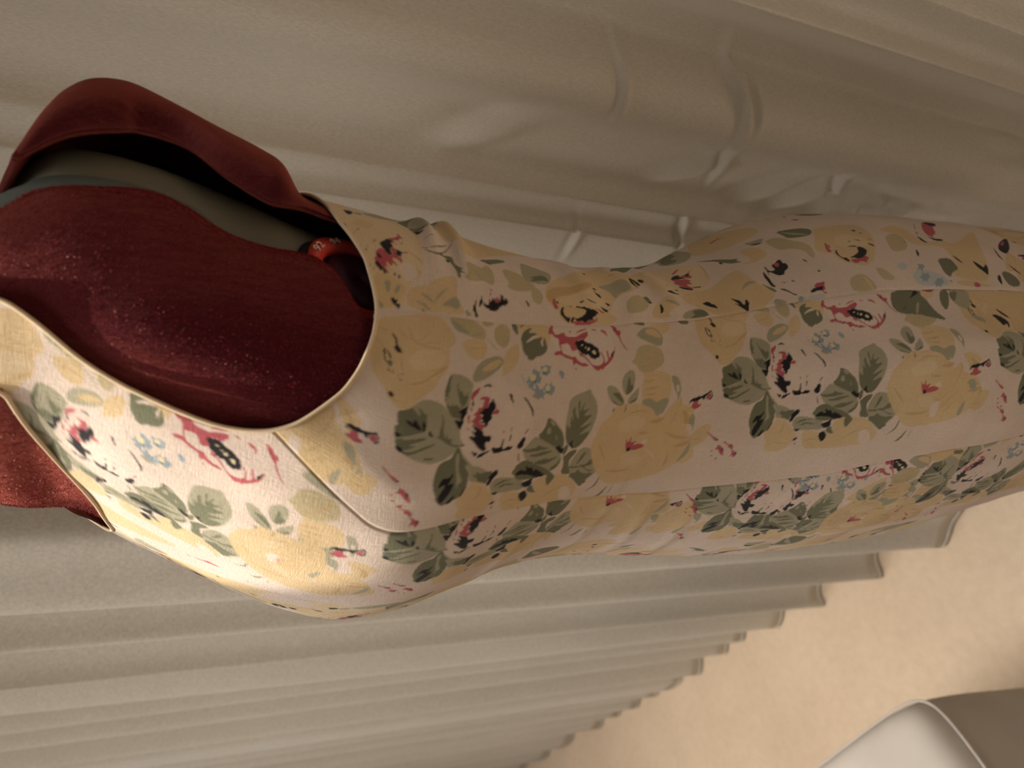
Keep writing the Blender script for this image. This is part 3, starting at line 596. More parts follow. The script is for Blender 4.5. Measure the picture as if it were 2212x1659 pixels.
K 405,2396 426,2439 380,2457 366,2417
g 292,1950 327,2068 383,2210 354,2275 282,2266 237,2209 231,2125 183,2082 219,2067 262,2034
K 453,1947 443,1938 437,1927 437,1917 442,1913 451,1919 459,1930 463,1941 461,1948
K 439,2144 437,2183 443,2187 445,2149
P 700,1874 715,1793 695,1976 632,1710 608,1656
z 167,2165 209,2276 171,2373 105,2343 70,2269 62,2151 111,2142
y 587,2605 648,2975 625,3118 462,3088 339,3045 250,2929 231,2758 217,2588 251,2439 403,2455
Y 253,2994 358,3177 426,3321 336,3342 286,3362 139,3438 -11,3367 -8,3212 4,2910 66,2854 139,2709 210,2694 251,2823
Y 1554,3658 1382,3552 1315,3688 1260,3805 1019,3944 848,3723 786,3482 797,3235 905,3232
Y 66,2349 163,2464 210,2595 166,2648 106,2640 86,2555 51,2495 38,2556 19,2386
g 152,2513 122,2566 104,2626 111,2633 152,2590 160,2519
O 611,3108 502,3098 338,3043 339,3047 514,3118 617,3113
g 184,3233 225,3311 228,3380 238,3386 265,3317 192,3231
P 393,2716 407,2758 399,2818 410,2868 369,2895 358,2861 323,2882 333,2808 273,2868 278,2828 324,2743 343,2706 357,2732 383,2732
P 476,2782 533,2863 597,2935 540,2836
P 455,2838 475,2900 507,2953 542,2998 486,2945 414,2940 419,2873 424,2844
K 393,2714 456,2769 480,2827 474,2856 447,2827 419,2869 408,2823 406,2768
K 467,2889 505,2957 479,2929 454,2939 449,2893
K 316,2739 297,2786 270,2865 264,2825 281,2761 302,2735
K 297,2845 296,2929 285,2931 283,2873
K 233,2569 257,2611 256,2643 238,2660 228,2714 223,2646 226,2593
K 268,2661 276,2698 263,2723
K 325,2613 317,2625 291,2620
K 133,2458 131,2470 85,2483 53,2442 96,2451
K 123,2850 133,2881 134,2918 105,2929 102,2949 54,2965 73,2925 94,2883
K 136,3100 113,3141 101,3172 55,3184 57,3201 107,3225 69,3242 31,3219 -7,3207 15,3172 40,3153 90,3104 56,3155 99,3129
g 1035,3027 1301,3286 1550,3649 1455,3414 928,3274 792,3170 707,3017 734,2857 1012,3003 1027,3018
G 1208,3221 1507,3491 1552,3612 1462,3382 1016,3204 932,3066 809,3087 747,2882 1055,3060 1461,3426
G 679,3119 664,3196 616,3292 561,3357 549,3424 525,3383 494,3429 502,3344 540,3293 613,3239
K 557,3252 568,3285 519,3279
g 50,2646 78,2733 81,2818 46,2855 9,2871 9,2678 14,2622
G 64,2727 76,2816 46,2855 9,2871 9,2678 31,2755
Y 639,3459 689,3617 559,3686 522,3607 445,3459 470,3394 494,3529
P 1044,3496 1123,3611 1088,3667 1080,3596 1017,3512
g 784,3615 780,3677 814,3819 720,3736 708,3629
K 717,3630 692,3665 717,3734 724,3738 722,3680 725,3635
G 191,2318 208,2376 164,2386 142,2399 143,2355
K 145,2354 161,2380 137,2380
Y 818,4246 857,4455 866,4676 691,4647 545,4602 350,4483 233,4361 258,4250 342,4148 429,4162 419,4094 473,4025 597,4110
y 638,4294 658,4464 538,4534 471,4513 475,4438 481,4237
G 877,3954 864,4092 833,4200 772,4214 694,4145 675,4059 695,3939 779,3956
g 837,3976 735,4023 694,4125 703,4132 775,4054 847,3985
z 754,3782 764,3904 650,3938 596,4005 523,4033 394,3990 388,3946 492,3950 551,3872 549,3771 668,3749
Y 685,3612 616,3666 515,3660 480,3554 442,3455
Y 152,3317 219,3398 176,3450 112,3497 46,3435 27,3276 64,3252
z 104,4111 149,4165 167,4262 56,4310 -1,4312 3,4108
Y 136,4242 57,4250 1,4269 5,4278 75,4282 141,4250
G 215,3416 174,3459 140,3506 106,3499 151,3452
g 45,3439 59,3481 1,3562 -7,3435
K 448,3697 434,3718 390,3702 391,3726 353,3726 316,3702 298,3662 259,3640 261,3586 302,3561 322,3537 277,3521 271,3518 345,3536 382,3540 386,3555 335,3545 319,3580 341,3608 372,3602 394,3610 412,3655
P 402,3635 412,3680 377,3668 355,3636 381,3627
K 327,3492 324,3503 247,3504 188,3507 160,3524 165,3484 226,3478 268,3471
K 138,3530 134,3563 117,3589 77,3618 54,3654 57,3623 87,3599 109,3574
K 198,3577 181,3617 178,3601
K 204,3654 179,3685 173,3667
K 400,3866 372,3890 343,3886 365,3871
K 235,3929 229,3922 228,3914 230,3907 236,3904 243,3908 246,3916 246,3925 241,3930
P 99,3801 133,3839 131,3878 136,3916 94,3893 70,3897 59,3865 31,3897 30,3871 61,3856 92,3843
K 68,3756 93,3804 100,3891 60,3861 67,3820 49,3771
b 20,3630 33,3676 16,3712 36,3751 23,3793 45,3853 3,3873 -16,3800 -11,3655
B 11,3679 -4,3667 -10,3650 -4,3636 11,3632 28,3640 39,3656 39,3673 28,3682
K 460,4218 416,4195 356,4197 357,4234 307,4238 296,4216 357,4188 411,4176 454,4201
P 326,4250 326,4316 354,4400 318,4408 287,4363 263,4359 297,4324 269,4271 292,4249
K 470,4394 467,4434 418,4457 361,4405 335,4367 326,4316 343,4291 341,4249 381,4340 416,4379
K 486,4318 491,4398 469,4404 480,4339
K 542,4361 560,4405 536,4377
K 577,4427 550,4485 542,4464
K 513,4507 495,4545 454,4552 471,4528
K 720,4514 740,4566 695,4548
K 674,4543 662,4576 642,4556
K 574,4559 541,4588 551,4564
P 564,4172 526,4180 470,4158 444,4169 428,4125 484,4131
K 535,4180 515,4190 476,4172
G 1431,4527 1224,4501 1290,4695 1414,4841 1480,4842 1510,4723
P 1075,4240 1103,4310 1015,4284 1044,4259
Y 716,4747 906,5118 507,5021 569,5287 510,5375 907,5985 544,5665 326,5551 147,5446 63,5335 109,5069 155,5057 215,5167 356,5195 475,5202 483,4950 535,4913 678,4871
z 612,4741 681,4917 502,4886 419,4809 389,4665 498,4689
P 993,5474 989,5635 879,5530 865,5465 704,5350 639,5241 588,5226 661,5199 801,5285
K 660,5191 586,5192 584,5316 543,5248 561,5170
K 638,5072 602,5086 544,5080 512,5106 531,5047
K 976,5457 1008,5654 902,5546 859,5433
P 741,5157 697,5148 640,5088
K 949,5337 828,5240 742,5169 827,5231
K 366,5207 340,5242 261,5262 294,5228
K 322,5391 280,5427 229,5449 286,5507 233,5497 137,5418 185,5413 233,5381
K 126,5502 163,5560 113,5540 41,5500 79,5488
K 640,6003 786,6253 589,6085 428,5880 455,5839 499,5839
P 628,6006 704,6141 589,6001 571,5955
K 541,5814 415,5758 318,5751 402,5729
K 451,4914 383,4909 326,4853
G 313,5021 327,5156 257,5161 198,5153 155,5057 100,5005 146,4972 218,4987
G 190,5596 206,5683 128,5750 47,5708 32,5590 91,5563
z 215,4387 195,4450 140,4482 86,4508 76,4408 122,4377
Y 86,5068 63,5335 22,5422 26,5014
b 240,4593 273,4667 240,4705 175,4631 192,4576
b 167,4692 191,4843 92,4972 26,4958 18,4736 69,4659
B 106,4824 92,4787 55,4770 82,4760 56,4718 94,4750 106,4716 124,4758 162,4781 134,4792 159,4835 124,4814
B 54,4925 42,4884 9,4869 24,4853 13,4824 37,4833 54,4822 72,4854 102,4876 86,4892 104,4929 71,4908
B 216,4845 202,4810 157,4782 192,4781 176,4733 215,4788 249,4788 243,4815 257,4843 233,4835
P 67,5215 61,5271 24,5268 15,5202
K 554,4876 510,4870 514,4876 559,4883
K 75,4974 53,4995 57,4999 79,4979
K 290,5765 224,5786 182,5827 185,5832 240,5810 294,5770''',
 'low': '''Y 660,5342 667,5790 651,5944 243,5663 302,5362 331,5149 404,5042 454,5290
G 715,4498 712,4752 655,4741 613,4766 557,4785 510,4795 410,4863 471,4695 493,4651 505,4506 542,4458 609,4451
g 597,4676 602,4705 494,4639 502,4622
K 708,4688 684,4736 658,4688 635,4622 673,4676
K 610,4589 553,4555 530,4518 572,4564
G 690,4921 689,4998 577,4962 499,4892 587,4877
g 710,5012 700,5212 506,5131 542,5028 618,4986
G 667,4992 680,5088 583,5015 611,4988
K 525,5364 475,5423 406,5471 442,5410
K 467,5298 451,5366 389,5420 345,5401 321,5372 371,5392 348,5340 393,5333
P 718,4762 712,4913 679,4837 688,4793
K 696,4784 688,4863 679,4837
g 474,5078 458,5179 392,5225 401,5148''',
}
# ================================================================ setting
tag(mesh_obj('floor', [(-5, -3, 0), (4, -3, 0), (4, 6, 0), (-5, 6, 0)], [(0, 1, 2, 3)], M_CARPET, smooth=False), kind='structure', label='cream cut pile carpet floor', cat='floor')

tag(box_obj('wall_left_blocker', (-2.6, -3, 0), (-2.48, 3.1, 2.5), M_WALL), kind='structure', label='plain pale wall added out of view to block light from the left', cat='wall')  # unseen wall added to keep side light off the dress front
# unseen ceiling added to block the sun; its opening shapes the beam
SK = Vector((-.387, .60, 2.5)); HX, HY = .132, .14
def slab(x0, x1, y0, y1): return [(x0,y0),(x1,y0),(x1,y1),(x0,y1)]
CX0, CX1, CY0, CY1 = -4.2, 1.6, -.2, 5.2
_v, _fc = [], []
for q in (slab(CX0, SK.x-HX, CY0, CY1), slab(SK.x+HX, CX1, CY0, CY1), slab(SK.x-HX, SK.x+HX, CY0, SK.y-HY), slab(SK.x-HX, SK.x+HX, SK.y+HY, CY1)):
    b = len(_v); _v += [(x, y, 2.5) for x, y in q] + [(x, y, 2.62) for x, y in q]
    _fc += [(b,b+3,b+2,b+1),(b+4,b+5,b+6,b+7)] + [(b+k, b+(k+1)%4, b+4+(k+1)%4, b+4+k) for k in range(4)]
tag(mesh_obj('ceiling', _v, _fc, M_WALL, smooth=False), kind='structure', label='plain pale ceiling added out of view to block the sun, with a beam opening', cat='ceiling')
rw = bpy.data.objects.new('sun_opening', None); COL.objects.link(rw); rw.location = (SK.x, SK.y, 2.5); tag(rw, 'added frame around the beam opening in the unseen ceiling', 'window', kind='structure')
bpy.context.view_layer.update()
for q in ((SK.x-HX-.04, SK.x-HX, SK.y-HY-.04, SK.y+HY+.04), (SK.x+HX, SK.x+HX+.04, SK.y-HY-.04, SK.y+HY+.04), (SK.x-HX, SK.x+HX, SK.y-HY-.04, SK.y-HY), (SK.x-HX, SK.x+HX, SK.y+HY, SK.y+HY+.04)):
    box_obj('frame_bar', (q[0], q[2], 2.48), (q[1], q[3], 2.66), M_WALL, rw)

# ================================================================ curtains
def floor_pt(x, y, z=0.0):
    d = ray(x, y); t = (z - CAM_H)/d.z; return (d.x*t, d.y*t)
FOLDS = [((2075,1105),(2062,1128)),((2058,1140),(2045,1192)),((1888,1212),(1915,1252)),((1765,1283),(1790,1314)),((1692,1330),(1682,1360)),((1615,1376),(1608,1396)),((1578,1404),(1572,1424)),((1518,1437),(1516,1464)),((1478,1472),(1440,1490)),((1425,1494),(1418,1508)),((1385,1522),(1370,1532)),((1345,1545),(1335,1553)),((1305,1560),(1295,1578)),((1240,1600),(1215,1618)),((1190,1630),(1170,1645)),((1140,1655),(1120,1672))]
left_path = []
for k, (a, b) in enumerate(FOLDS):
    pa, pb_ = np.array(floor_pt(*a)), np.array(floor_pt(*b)); left_path += [tuple(pa), tuple(pb_)]
    if k + 1 < len(FOLDS):                                # the cloth runs back between two folds
        nx = np.array(floor_pt(*FOLDS[k+1][0])); left_path.append(tuple(.35*pb_ + .65*nx + np.array((.8, .6))*min(.075, .8*np.linalg.norm(nx-pb_))))
_e = np.array(left_path[-1]); _d = np.array((-.6, .8)); _n = np.array((.8, .6))
for k in range(1, 22):
    left_path.append(tuple(_e + _d*.05*k + _n*(.022 if k % 2 else -.02)))
left_path = [(.06, 1.03), (-.08, 1.01), (-.15, .96), (-.19, .91)] + left_path
def azi(y, r, x=1106):                                   # a plan point seen at picture height y, r metres off
    d = ray(x, y); h = math.hypot(d.x, d.y); return (d.x/h*r, d.y/h*r)
right_path = [azi(960, .93), azi(880, .90), azi(820, .92), azi(700, .86), azi(600, .80), azi(545, .765), azi(500, .735), azi(476, .722), azi(468, .732), azi(450, .732), azi(425, .715), azi(402, .708), azi(385, .718), azi(360, .728), azi(335, .720), azi(300, .705), azi(265, .694), azi(256, .692), azi(236, .676), azi(214, .656), azi(205, .648), azi(188, .639), azi(150, .632), azi(100, .636), azi(50, .648), azi(-20, .664), azi(-80, .64), azi(-112, .58), azi(-126, .552), azi(-140, .545), azi(-165, .545), azi(-230, .57), azi(-330, .53), azi(-430, .55), azi(-560, .51), azi(-700, .54)]
def make_curtain(name, path, n, w, ztop, rows, label, seed, wrinkles=()):
    p = smooth_path(path, n, w); rng = np.random.RandomState(seed)
    z = np.linspace(.004, ztop, rows) if not wrinkles else np.concatenate([np.linspace(.004, .64, 24), np.linspace(.6425, 1.55, rows), np.linspace(1.57, ztop, 24)]); s = np.concatenate([[0], np.cumsum(np.linalg.norm(np.diff(p, axis=0), axis=1))])
    t = np.gradient(p, axis=0); t /= np.linalg.norm(t, axis=1)[:, None]; nrm = np.stack([t[:, 1], -t[:, 0]], 1)
    if np.mean((nrm*(-p)).sum(1)) < 0: nrm = -nrm
    S, Z = np.meshgrid(s, z); d = np.zeros_like(S)
    for k in range(10):                                   # slow unevenness of hanging cloth
        d += .0035*math.sqrt(1/(1+k*.3))*np.sin(S*rng.uniform(4, 26) + Z*rng.uniform(-2.6, 2.6) + rng.uniform(0, 6.3))*(.4+.6*np.sin(Z*rng.uniform(.6, 2.2)+rng.uniform(0, 6.3))**2)
    for (s0, z0, ang, ln, wd, dep) in wrinkles:           # pressed creases
        ds, dz = S-s0, Z-z0; a = math.cos(ang)*ds + math.sin(ang)*dz; b = -math.sin(ang)*ds + math.cos(ang)*dz
        d += 1.8*dep*np.exp(-(a/ln)**2)*(np.exp(-(b/wd)**2) - .6*np.exp(-((b-1.6*wd)/(1.3*wd))**2))
    P = np.stack([p[None, :, 0] + d*nrm[None, :, 0], p[None, :, 1] + d*nrm[None, :, 1], Z], -1)
    root = bpy.data.objects.new(name, None); COL.objects.link(root); root.location = (p[:, 0].mean(), p[:, 1].mean(), 0)
    bpy.context.view_layer.update()
    o = grid_obj('drape', P, M_CURTAIN, root)
    if not wrinkles: so = o.modifiers.new('thickness', 'SOLIDIFY'); so.thickness = .0016; so.offset = 0
    hp = P[0] + np.array([0, 0, .006]); tube_obj('hem', hp[::3], .0028, M_CURTAIN, root, 6)
    tag(root, label, 'curtain', group='cream curtains')
    return root, p, s
def path_s(p, s, pt): return s[np.argmin(((p-np.array(pt))**2).sum(1))]
make_curtain('curtain', left_path, 1500, 5, 2.5, 60, 'cream curtain with many narrow folds reaching the carpet, behind the bust of the dress', 3)
_p = smooth_path(right_path, 900, 5); _s = np.concatenate([[0], np.cumsum(np.linalg.norm(np.diff(_p, axis=0), axis=1))])
def crease(x, y, r, ang, ln, wd, dep):                    # a crease where the cloth is seen at (x, y)
    a = azi(y, r, x); d = ray(x, y); t = r/math.hypot(d.x, d.y); return (path_s(_p, _s, a), CAM_H + d.z*t, ang, ln, wd, dep)
WR = [crease(1345,190,.64,.25,.035,.004,.004), crease(1605,220,.64,.45,.05,.006,.006), crease(1635,245,.64,.2,.03,.005,.004), crease(1470,480,.74,.35,.03,.004,.005), crease(1245,510,.74,.1,.03,.004,.003),
      crease(1560,345,.70,.2,.03,.004,.005), crease(1810,370,.70,.3,.03,.004,.005), crease(1650,400,.72,-.9,.05,.010,.008), crease(1720,410,.72,-.9,.05,.010,.009), crease(1840,420,.72,-1.0,.07,.012,.012), crease(1900,440,.72,-1.0,.07,.012,.010), crease(2060,430,.70,-1.0,.05,.010,.008), crease(2140,470,.70,-1.0,.05,.012,.008), crease(1480,370,.71,-1.0,.04,.010,.006), crease(1050,300,.70,-1.0,.05,.014,.006), crease(2150,340,.66,.6,.04,.006,.005)]
make_curtain('curtain', right_path, 1000, 5, 2.5, 360, 'cream curtain with broad smooth folds and pressed creases, behind the back of the dress form', 8, wrinkles=WR)

# ================================================================ dress form
form = bpy.data.objects.new('dress_form', None); COL.objects.link(form); form.location = (AX[0], AX[1], 0)
tag(form, 'adjustable dressmaking form covered in maroon velvet, wearing the floral dress', 'dress form')
bpy.context.view_layer.update()
def rows(a, b, n): return np.linspace(a, b, n)
zc = rows(.72, 1.488, 90); tc = np.linspace(-math.pi, math.pi, 120, endpoint=False)
core = grid_obj('core', surf(tc[None], zc[:, None], -.019 - .035*np.clip((zc[:, None]-1.415)/.05, 0, 1)), M_OLIVE, form, closed=True)
E1 = curve([(1.57,1.465),(1.50,1.465),(1.45,1.475),(1.425,1.490),(1.419,1.524),(1.406,1.550),(1.390,1.566),(1.372,1.582),(1.352,1.578),(1.332,1.553),(1.310,1.558),(1.299,1.570),(1.288,1.570),(1.279,1.543),(1.274,1.500),(1.270,1.468),(1.264,1.440),(1.24,1.42),(.72,1.40)])
def shell_front():
    z = np.concatenate([rows(.72, 1.24, 40), rows(1.245, 1.492, 150)]); a = np.linspace(-1, 1, 260)
    th = a[None]*E1(z)[:, None]; rim = np.abs(a[None])*np.ones((len(z), 1))
    off = -.0055 - .010*np.clip((rim-.985)/.015, 0, 1)**1.5
    sag = .0020*np.sin(th*9+z[:, None]*31) * np.exp(-((z[:, None]-1.36)/.06)**2)
    return surf(th, z[:, None], off + sag)
front = grid_obj('front_shell', shell_front(), M_VELVET, form)
# the slate plate that slides out from under the front shell
SL = curve([(1.50,1.56),(1.426,1.578),(1.416,1.603),(1.400,1.620),(1.372,1.626),(1.357,1.616),(1.346,1.600),(1.3405,1.585),(1.335,1.55)])
z = rows(1.335, 1.478, 60); q = np.linspace(0, 1, 14)
th = 1.25 + (SL(z)[:, None]-1.25)*q[None]
plate = grid_obj('gap_plate', surf(th, z[:, None], -.0125 - .0062*np.clip((q[None]-.93)/.07, 0, 1)), M_SLATE, form)
# back shell
RX = [30,55,80,110,150,200,260,310,400,480,560,600]
RE = [351,338,326,312,298,290,288,291,322,382,432,448]; RO = [348,318,288,252,212,186,188,210,268,298,335,370]
RS = [0,.012,.024,.034,.042,.045,.045,.045,.045,.045,.045,.045]
def on_body(x, y, off):
    d = np.array(ray(x, y)); o = np.array([0, 0, CAM_H]); ts = np.linspace(.15, 1.0, 4000)
    Q = o + ts[:, None]*d; tt = (Q[:, 0]-AX[0])*FD[0] + (Q[:, 1]-AX[1])*FD[1]; sl = (Q[:, 0]-AX[0])*LD[0] + (Q[:, 1]-AX[1])*LD[1]
    zz = np.clip(Q[:, 2], .45, 1.57); w = cub(zz, ZK, WK)+off; fr = cub(zz, ZK, FK)+off; bk = cub(zz, ZK, BK)+off; c = cub(zz, ZK, CK)
    bl = .5+.5*np.tanh((tt-c)/.12*4); n = cub(zz, ZK, NFK)*bl + cub(zz, ZK, NBK)*(1-bl)
    g = np.abs(sl/w)**n + np.abs((tt-c)/np.where(tt > c, fr, bk))**n
    k = np.argmax(g < 1) if (g < 1).any() else np.argmin(g); return Q[k], tt[k], sl[k]
def at_lateral(x, y, s):
    d = np.array(ray(x, y)); o = np.array([0, 0, CAM_H]); l = np.array([LD[0], LD[1], 0]); a = np.array([AX[0], AX[1], 0])
    t = (s - (o-a) @ l)/(d @ l); return o + t*d
def local(P): return np.array([(P[0]-AX[0])*FD[0]+(P[1]-AX[1])*FD[1], (P[0]-AX[0])*LD[0]+(P[1]-AX[1])*LD[1], P[2]])
ROWS = []
for x, ye, yo, ds in zip(RX, RE, RO, RS):
    e, te, se = on_body(x, ye, -.004); so_ = se-ds-.0005; o_ = at_lateral(x, yo, so_); to = local(o_)[0]; zo = o_[2]; f = ds/.045
    ROWS.append([(te, se+.001, e[2]), (te-.35*(te-to), se+.004*f, e[2]*.7+zo*.3), (to, so_, zo), (to-.010*f, .65*so_, zo+.015*(1-f)), (to-.016*f, 0, zo+.025*(1-f)), (to-.010*f, -.65*so_, zo+.015*(1-f)), (to, -so_, zo), (te, -se, e[2])])
for zz_ in (1.296, 1.280, 1.25, 1.20):                   # tucked under the dress
    ROWS.append([local(surf(t_ + (1.31-zz_)*1.2, zz_, -.0030)) for t_ in (1.80, 1.93, 2.25, 2.65, math.pi, 2*math.pi-2.65, 2*math.pi-2.25, 2*math.pi-1.70)])
ROWS = np.array([[tuple(q) for q in r] for r in ROWS], float)
def spline2(A, n0, n1):
    def up(V, n):
        K = np.arange(len(V), dtype=float); zq = np.linspace(0, len(V)-1, n); return np.stack([cub(zq, K, V[..., k]) if V.ndim == 2 else None for k in range(V.shape[-1])], -1)
    B = np.stack([up(A[i], n1) for i in range(len(A))]); return np.stack([up(B[:, j], n0) for j in range(n1)], 1)
L = spline2(ROWS, 130, 120)
PB = np.stack([AX[0]+L[..., 0]*FD[0]+L[..., 1]*LD[0], AX[1]+L[..., 0]*FD[1]+L[..., 1]*LD[1], L[..., 2]], -1)
back = grid_obj('back_shell', PB, M_VELVET, form)
sm = back.modifiers.new('thickness', 'SOLIDIFY'); sm.thickness = .003; sm.offset = 0
kq = np.linspace(1, .02, 12); zcap = 1.490 + .010*np.sqrt(1-kq**2)
_c0 = np.array([AX[0]-.054*FD[0], AX[1]-.054*FD[1]]); _b = surf(tc, 1.490, -.004)
grid_obj('neck_cap', np.stack([np.concatenate([_c0 + (_b[:, :2]-_c0)*k, np.full((len(tc), 1), zz_)], 1) for k, zz_ in zip(kq, zcap)]), M_SLATE, form, closed=True)
# raised pile of the velvet, too fine to count
def pile(name, parent, grid, pick, n, length, seed, edge=None):
    rng = np.random.RandomState(seed); nr, nc = grid.shape[:2]
    n_ = np.cross(np.gradient(grid, axis=1), np.gradient(grid, axis=0)); ar = np.linalg.norm(n_, axis=-1); n_ = n_/(ar[..., None]+1e-12)
    out = grid - np.array([AX[0], AX[1], 0]); out[..., 2] = 0
    n_ *= np.sign((n_*out).sum(-1))[..., None]
    w = (ar*pick).ravel(); k = rng.choice(nr*nc, n, p=w/w.sum()); i, j = np.clip(k//nc, 0, nr-2), np.clip(k % nc, 0, nc-2)
    a, b = rng.rand(n, 1), rng.rand(n, 1)
    base = (grid[i, j]*(1-a)+grid[i+1, j]*a)*(1-b) + (grid[i, j+1]*(1-a)+grid[i+1, j+1]*a)*b
    nn = n_[i, j]; d = nn*.75 + np.array([0, 0, -.45]) + .45*rng.randn(n, 3); d /= np.linalg.norm(d, axis=1)[:, None]
    sd = np.cross(d, rng.randn(n, 3)); sd /= np.linalg.norm(sd, axis=1)[:, None]
    ln = length*(.5+rng.rand(n, 1)); v = np.stack([base-sd*.00014, base+sd*.00014, base+d*ln], 1).reshape(-1, 3)
    o = mesh_obj(name, v, np.arange(3*n).reshape(-1, 3), M_PILE, parent, smooth=False); o['kind'] = 'stuff'; return o
zf = np.concatenate([rows(.72, 1.24, 40), rows(1.245, 1.492, 150)]); af = np.linspace(-1, 1, 260)
GF = shell_front(); pk = ((zf[:, None] > 1.25) & (af[None]*E1(zf)[:, None] > -.5)).astype(float); pk = pk*(1 + 5*(af[None] > .975))
pile('pile', front, GF, pk, 95000, .0011, 5)
pb = np.zeros(PB.shape[:2]); pb[:105, :75] = 1; pb[:105, :3] = 4
pile('pile', back, PB, pb, 45000, .0011, 6)
# measuring dial under the arm
TH0, Z0 = 1.565, 1.2665
_tt = np.linspace(1.1, 2.4, 600); _aa = arc(_tt, Z0)
def dial_pt(r, a, off):                                   # polar position on the body, a=0 towards the back, pi/2 up
    return surf(np.interp(arc(TH0, Z0) + r*np.cos(a), _aa, _tt), Z0 + r*np.sin(a), off)
def ring(name, r0, r1, o0, o1, mat, parent):
    a = np.linspace(0, 2*math.pi, 72, endpoint=False); rr = np.array([r0, r0, r1, r1]); oo = np.array([o0, o1, o1, o0])
    return grid_obj(name, np.stack([dial_pt(r, a, o) for r, o in zip(rr, oo)]), mat, parent, closed=True)
dial = ring('measuring_dial', .0200, .0275, -.020, -.0115, M_RED, form)
ring('dial_recess_shade', .0270, .0320, -.0200, -.0172, M_GAP_SHADE, form)
knob = ring('dial_knob', .0005, .0172, -.020, -.0140, M_PLUM, form)
a = np.linspace(0, 2*math.pi, 60, endpoint=False)
ring('dial_gap_shade', .0168, .0205, -.0205, -.0180, M_GAP_SHADE, form)
def dial_text(txt, ang, size=.0062):
    cu = bpy.data.curves.new('number', 'FONT'); cu.body = txt; cu.size = size; cu.align_x = 'CENTER'; cu.align_y = 'CENTER'; cu.extrude = .00012
    t = bpy.data.objects.new('number_tmp', cu); COL.objects.link(t); bpy.context.view_layer.update()
    me = bpy.data.meshes.new_from_object(t); bpy.data.objects.remove(t)
    c = dial_pt(.0238, ang, -.0112); e1 = dial_pt(.0255, ang, -.0112)-c; rad = Vector(e1).normalized()
    tn = Vector(dial_pt(.0238, ang+.05, -.0112)-c).normalized(); n = rad.cross(tn); 
    if n.dot(Vector((0, 0, CAM_H))-Vector(c)) < 0: n = -n
    up = rad; right = up.cross(n)
    M = Matrix((right, up, n)).transposed().to_4x4(); M.translation = Vector(c) + n*.0003
    me.transform(M); me.materials.append(M_INK)
    o = bpy.data.objects.new('number', me); COL.objects.link(o); o.parent = dial; o.matrix_parent_inverse = dial.matrix_world.inverted(); return o
bpy.context.view_layer.update()
for txt, deg in (('96', 0), ('94', 33), ('92', 66), ('90', 99), ('88', 132), ('86', 165), ('84', 198), ('82', 231), ('100', -66), ('98', -33)):
    dial_text(txt, math.radians(deg))
# stand below the dress
tube_obj('pole', [(AX[0], AX[1], .07), (AX[0], AX[1], .80)], .013, M_BLACK, form, 20)
lathe_obj('collar', [(.014, .09), (.026, .095), (.028, .12), (.024, .15), (.014, .16)], M_BLACK, form, 24, (AX[0], AX[1], 0))
for k in range(4):
    g = math.radians(20+90*k); c, s_ = math.cos(g), math.sin(g)
    tube_obj('leg', [(AX[0]+r*c, AX[1]+r*s_, z) for r, z in ((.015, .12), (.10, .085), (.17, .035), (.20, .011))], [.011, .010, .010, .009], M_BLACK, form, 12)

# ================================================================ dress
dress = bpy.data.objects.new('dress', None); COL.objects.link(dress); dress.location = (AX[0], AX[1], 0)
tag(dress, 'sleeveless cotton dress printed with roses and leaves, worn by the maroon dress form', 'dress')
bpy.context.view_layer.update()
INK = {'W': (222,205,192), 'w': (226,209,197), 'Y': (216,190,146), 'y': (222,200,164), 'O': (200,168,122), 'z': (190,176,138), 'g': (168,163,140), 'G': (116,118,94), 'K': (26,23,30), 'P': (186,90,100), 'B': (146,162,170), 'b': (190,197,196), 'C': (228,212,172)}
INK = {k: np.array(lin(*v)[:3]) for k, v in INK.items()}
MOT = {}
for key, txt in PRINT.items():
    MOT[key] = [(ln[0], np.array([[float(c) for c in w.split(',')] for w in ln[2:].split(' ')])/1e4) for ln in txt.split('\n')]
MOT['backin'] = [(c, P) for c, P in MOT['back'] if P[:, 0].max() < .088]
RES = .0005
SOFT = set('YyOwzb')
def fill(img, u0, v0, col, P):
    P = chaikin(P, 1, True) if col in 'KPGB' else chaikin(P, 2, True)
    x = (P[:, 0]-u0)/RES; y = (P[:, 1]-v0)/RES
    H_, W_ = img.shape[:2]; m = 2
    x0, x1 = max(int(x.min())-m, 0), min(int(x.max())+m+1, W_); y0, y1 = max(int(y.min())-m, 0), min(int(y.max())+m+1, H_)
    if x1 <= x0 or y1 <= y0: return
    gx = np.arange(x0, x1)+.5; cov = np.zeros((y1-y0, x1-x0))
    xe, ye = np.roll(x, -1), np.roll(y, -1); SUB = 2
    for sidx in range(SUB):
        gy = np.arange(y0, y1) + (sidx+.5)/SUB; ins = np.zeros((len(gy), len(gx)), bool)
        for ax_, ay, bx, by in zip(x, y, xe, ye):
            if ay == by: continue
            r = (gy >= min(ay, by)) & (gy < max(ay, by))
            if not r.any(): continue
            xi = ax_ + (gy[r]-ay)/(by-ay)*(bx-ax_); ins[r] ^= gx[None] < xi[:, None]
        cov += ins
    cov /= SUB
    a = cov*(.92 if col in SOFT else 1.0)
    img[y0:y1, x0:x1] = img[y0:y1, x0:x1]*(1-a[..., None]) + INK[col]*a[..., None]
ORDER = {'y': 1, 'Y': 0, 'z': 2, 'O': 3, 'w': 2, 'b': 2, 'g': 4, 'G': 5, 'B': 5, 'C': 6, 'P': 7, 'K': 8}
T = .224
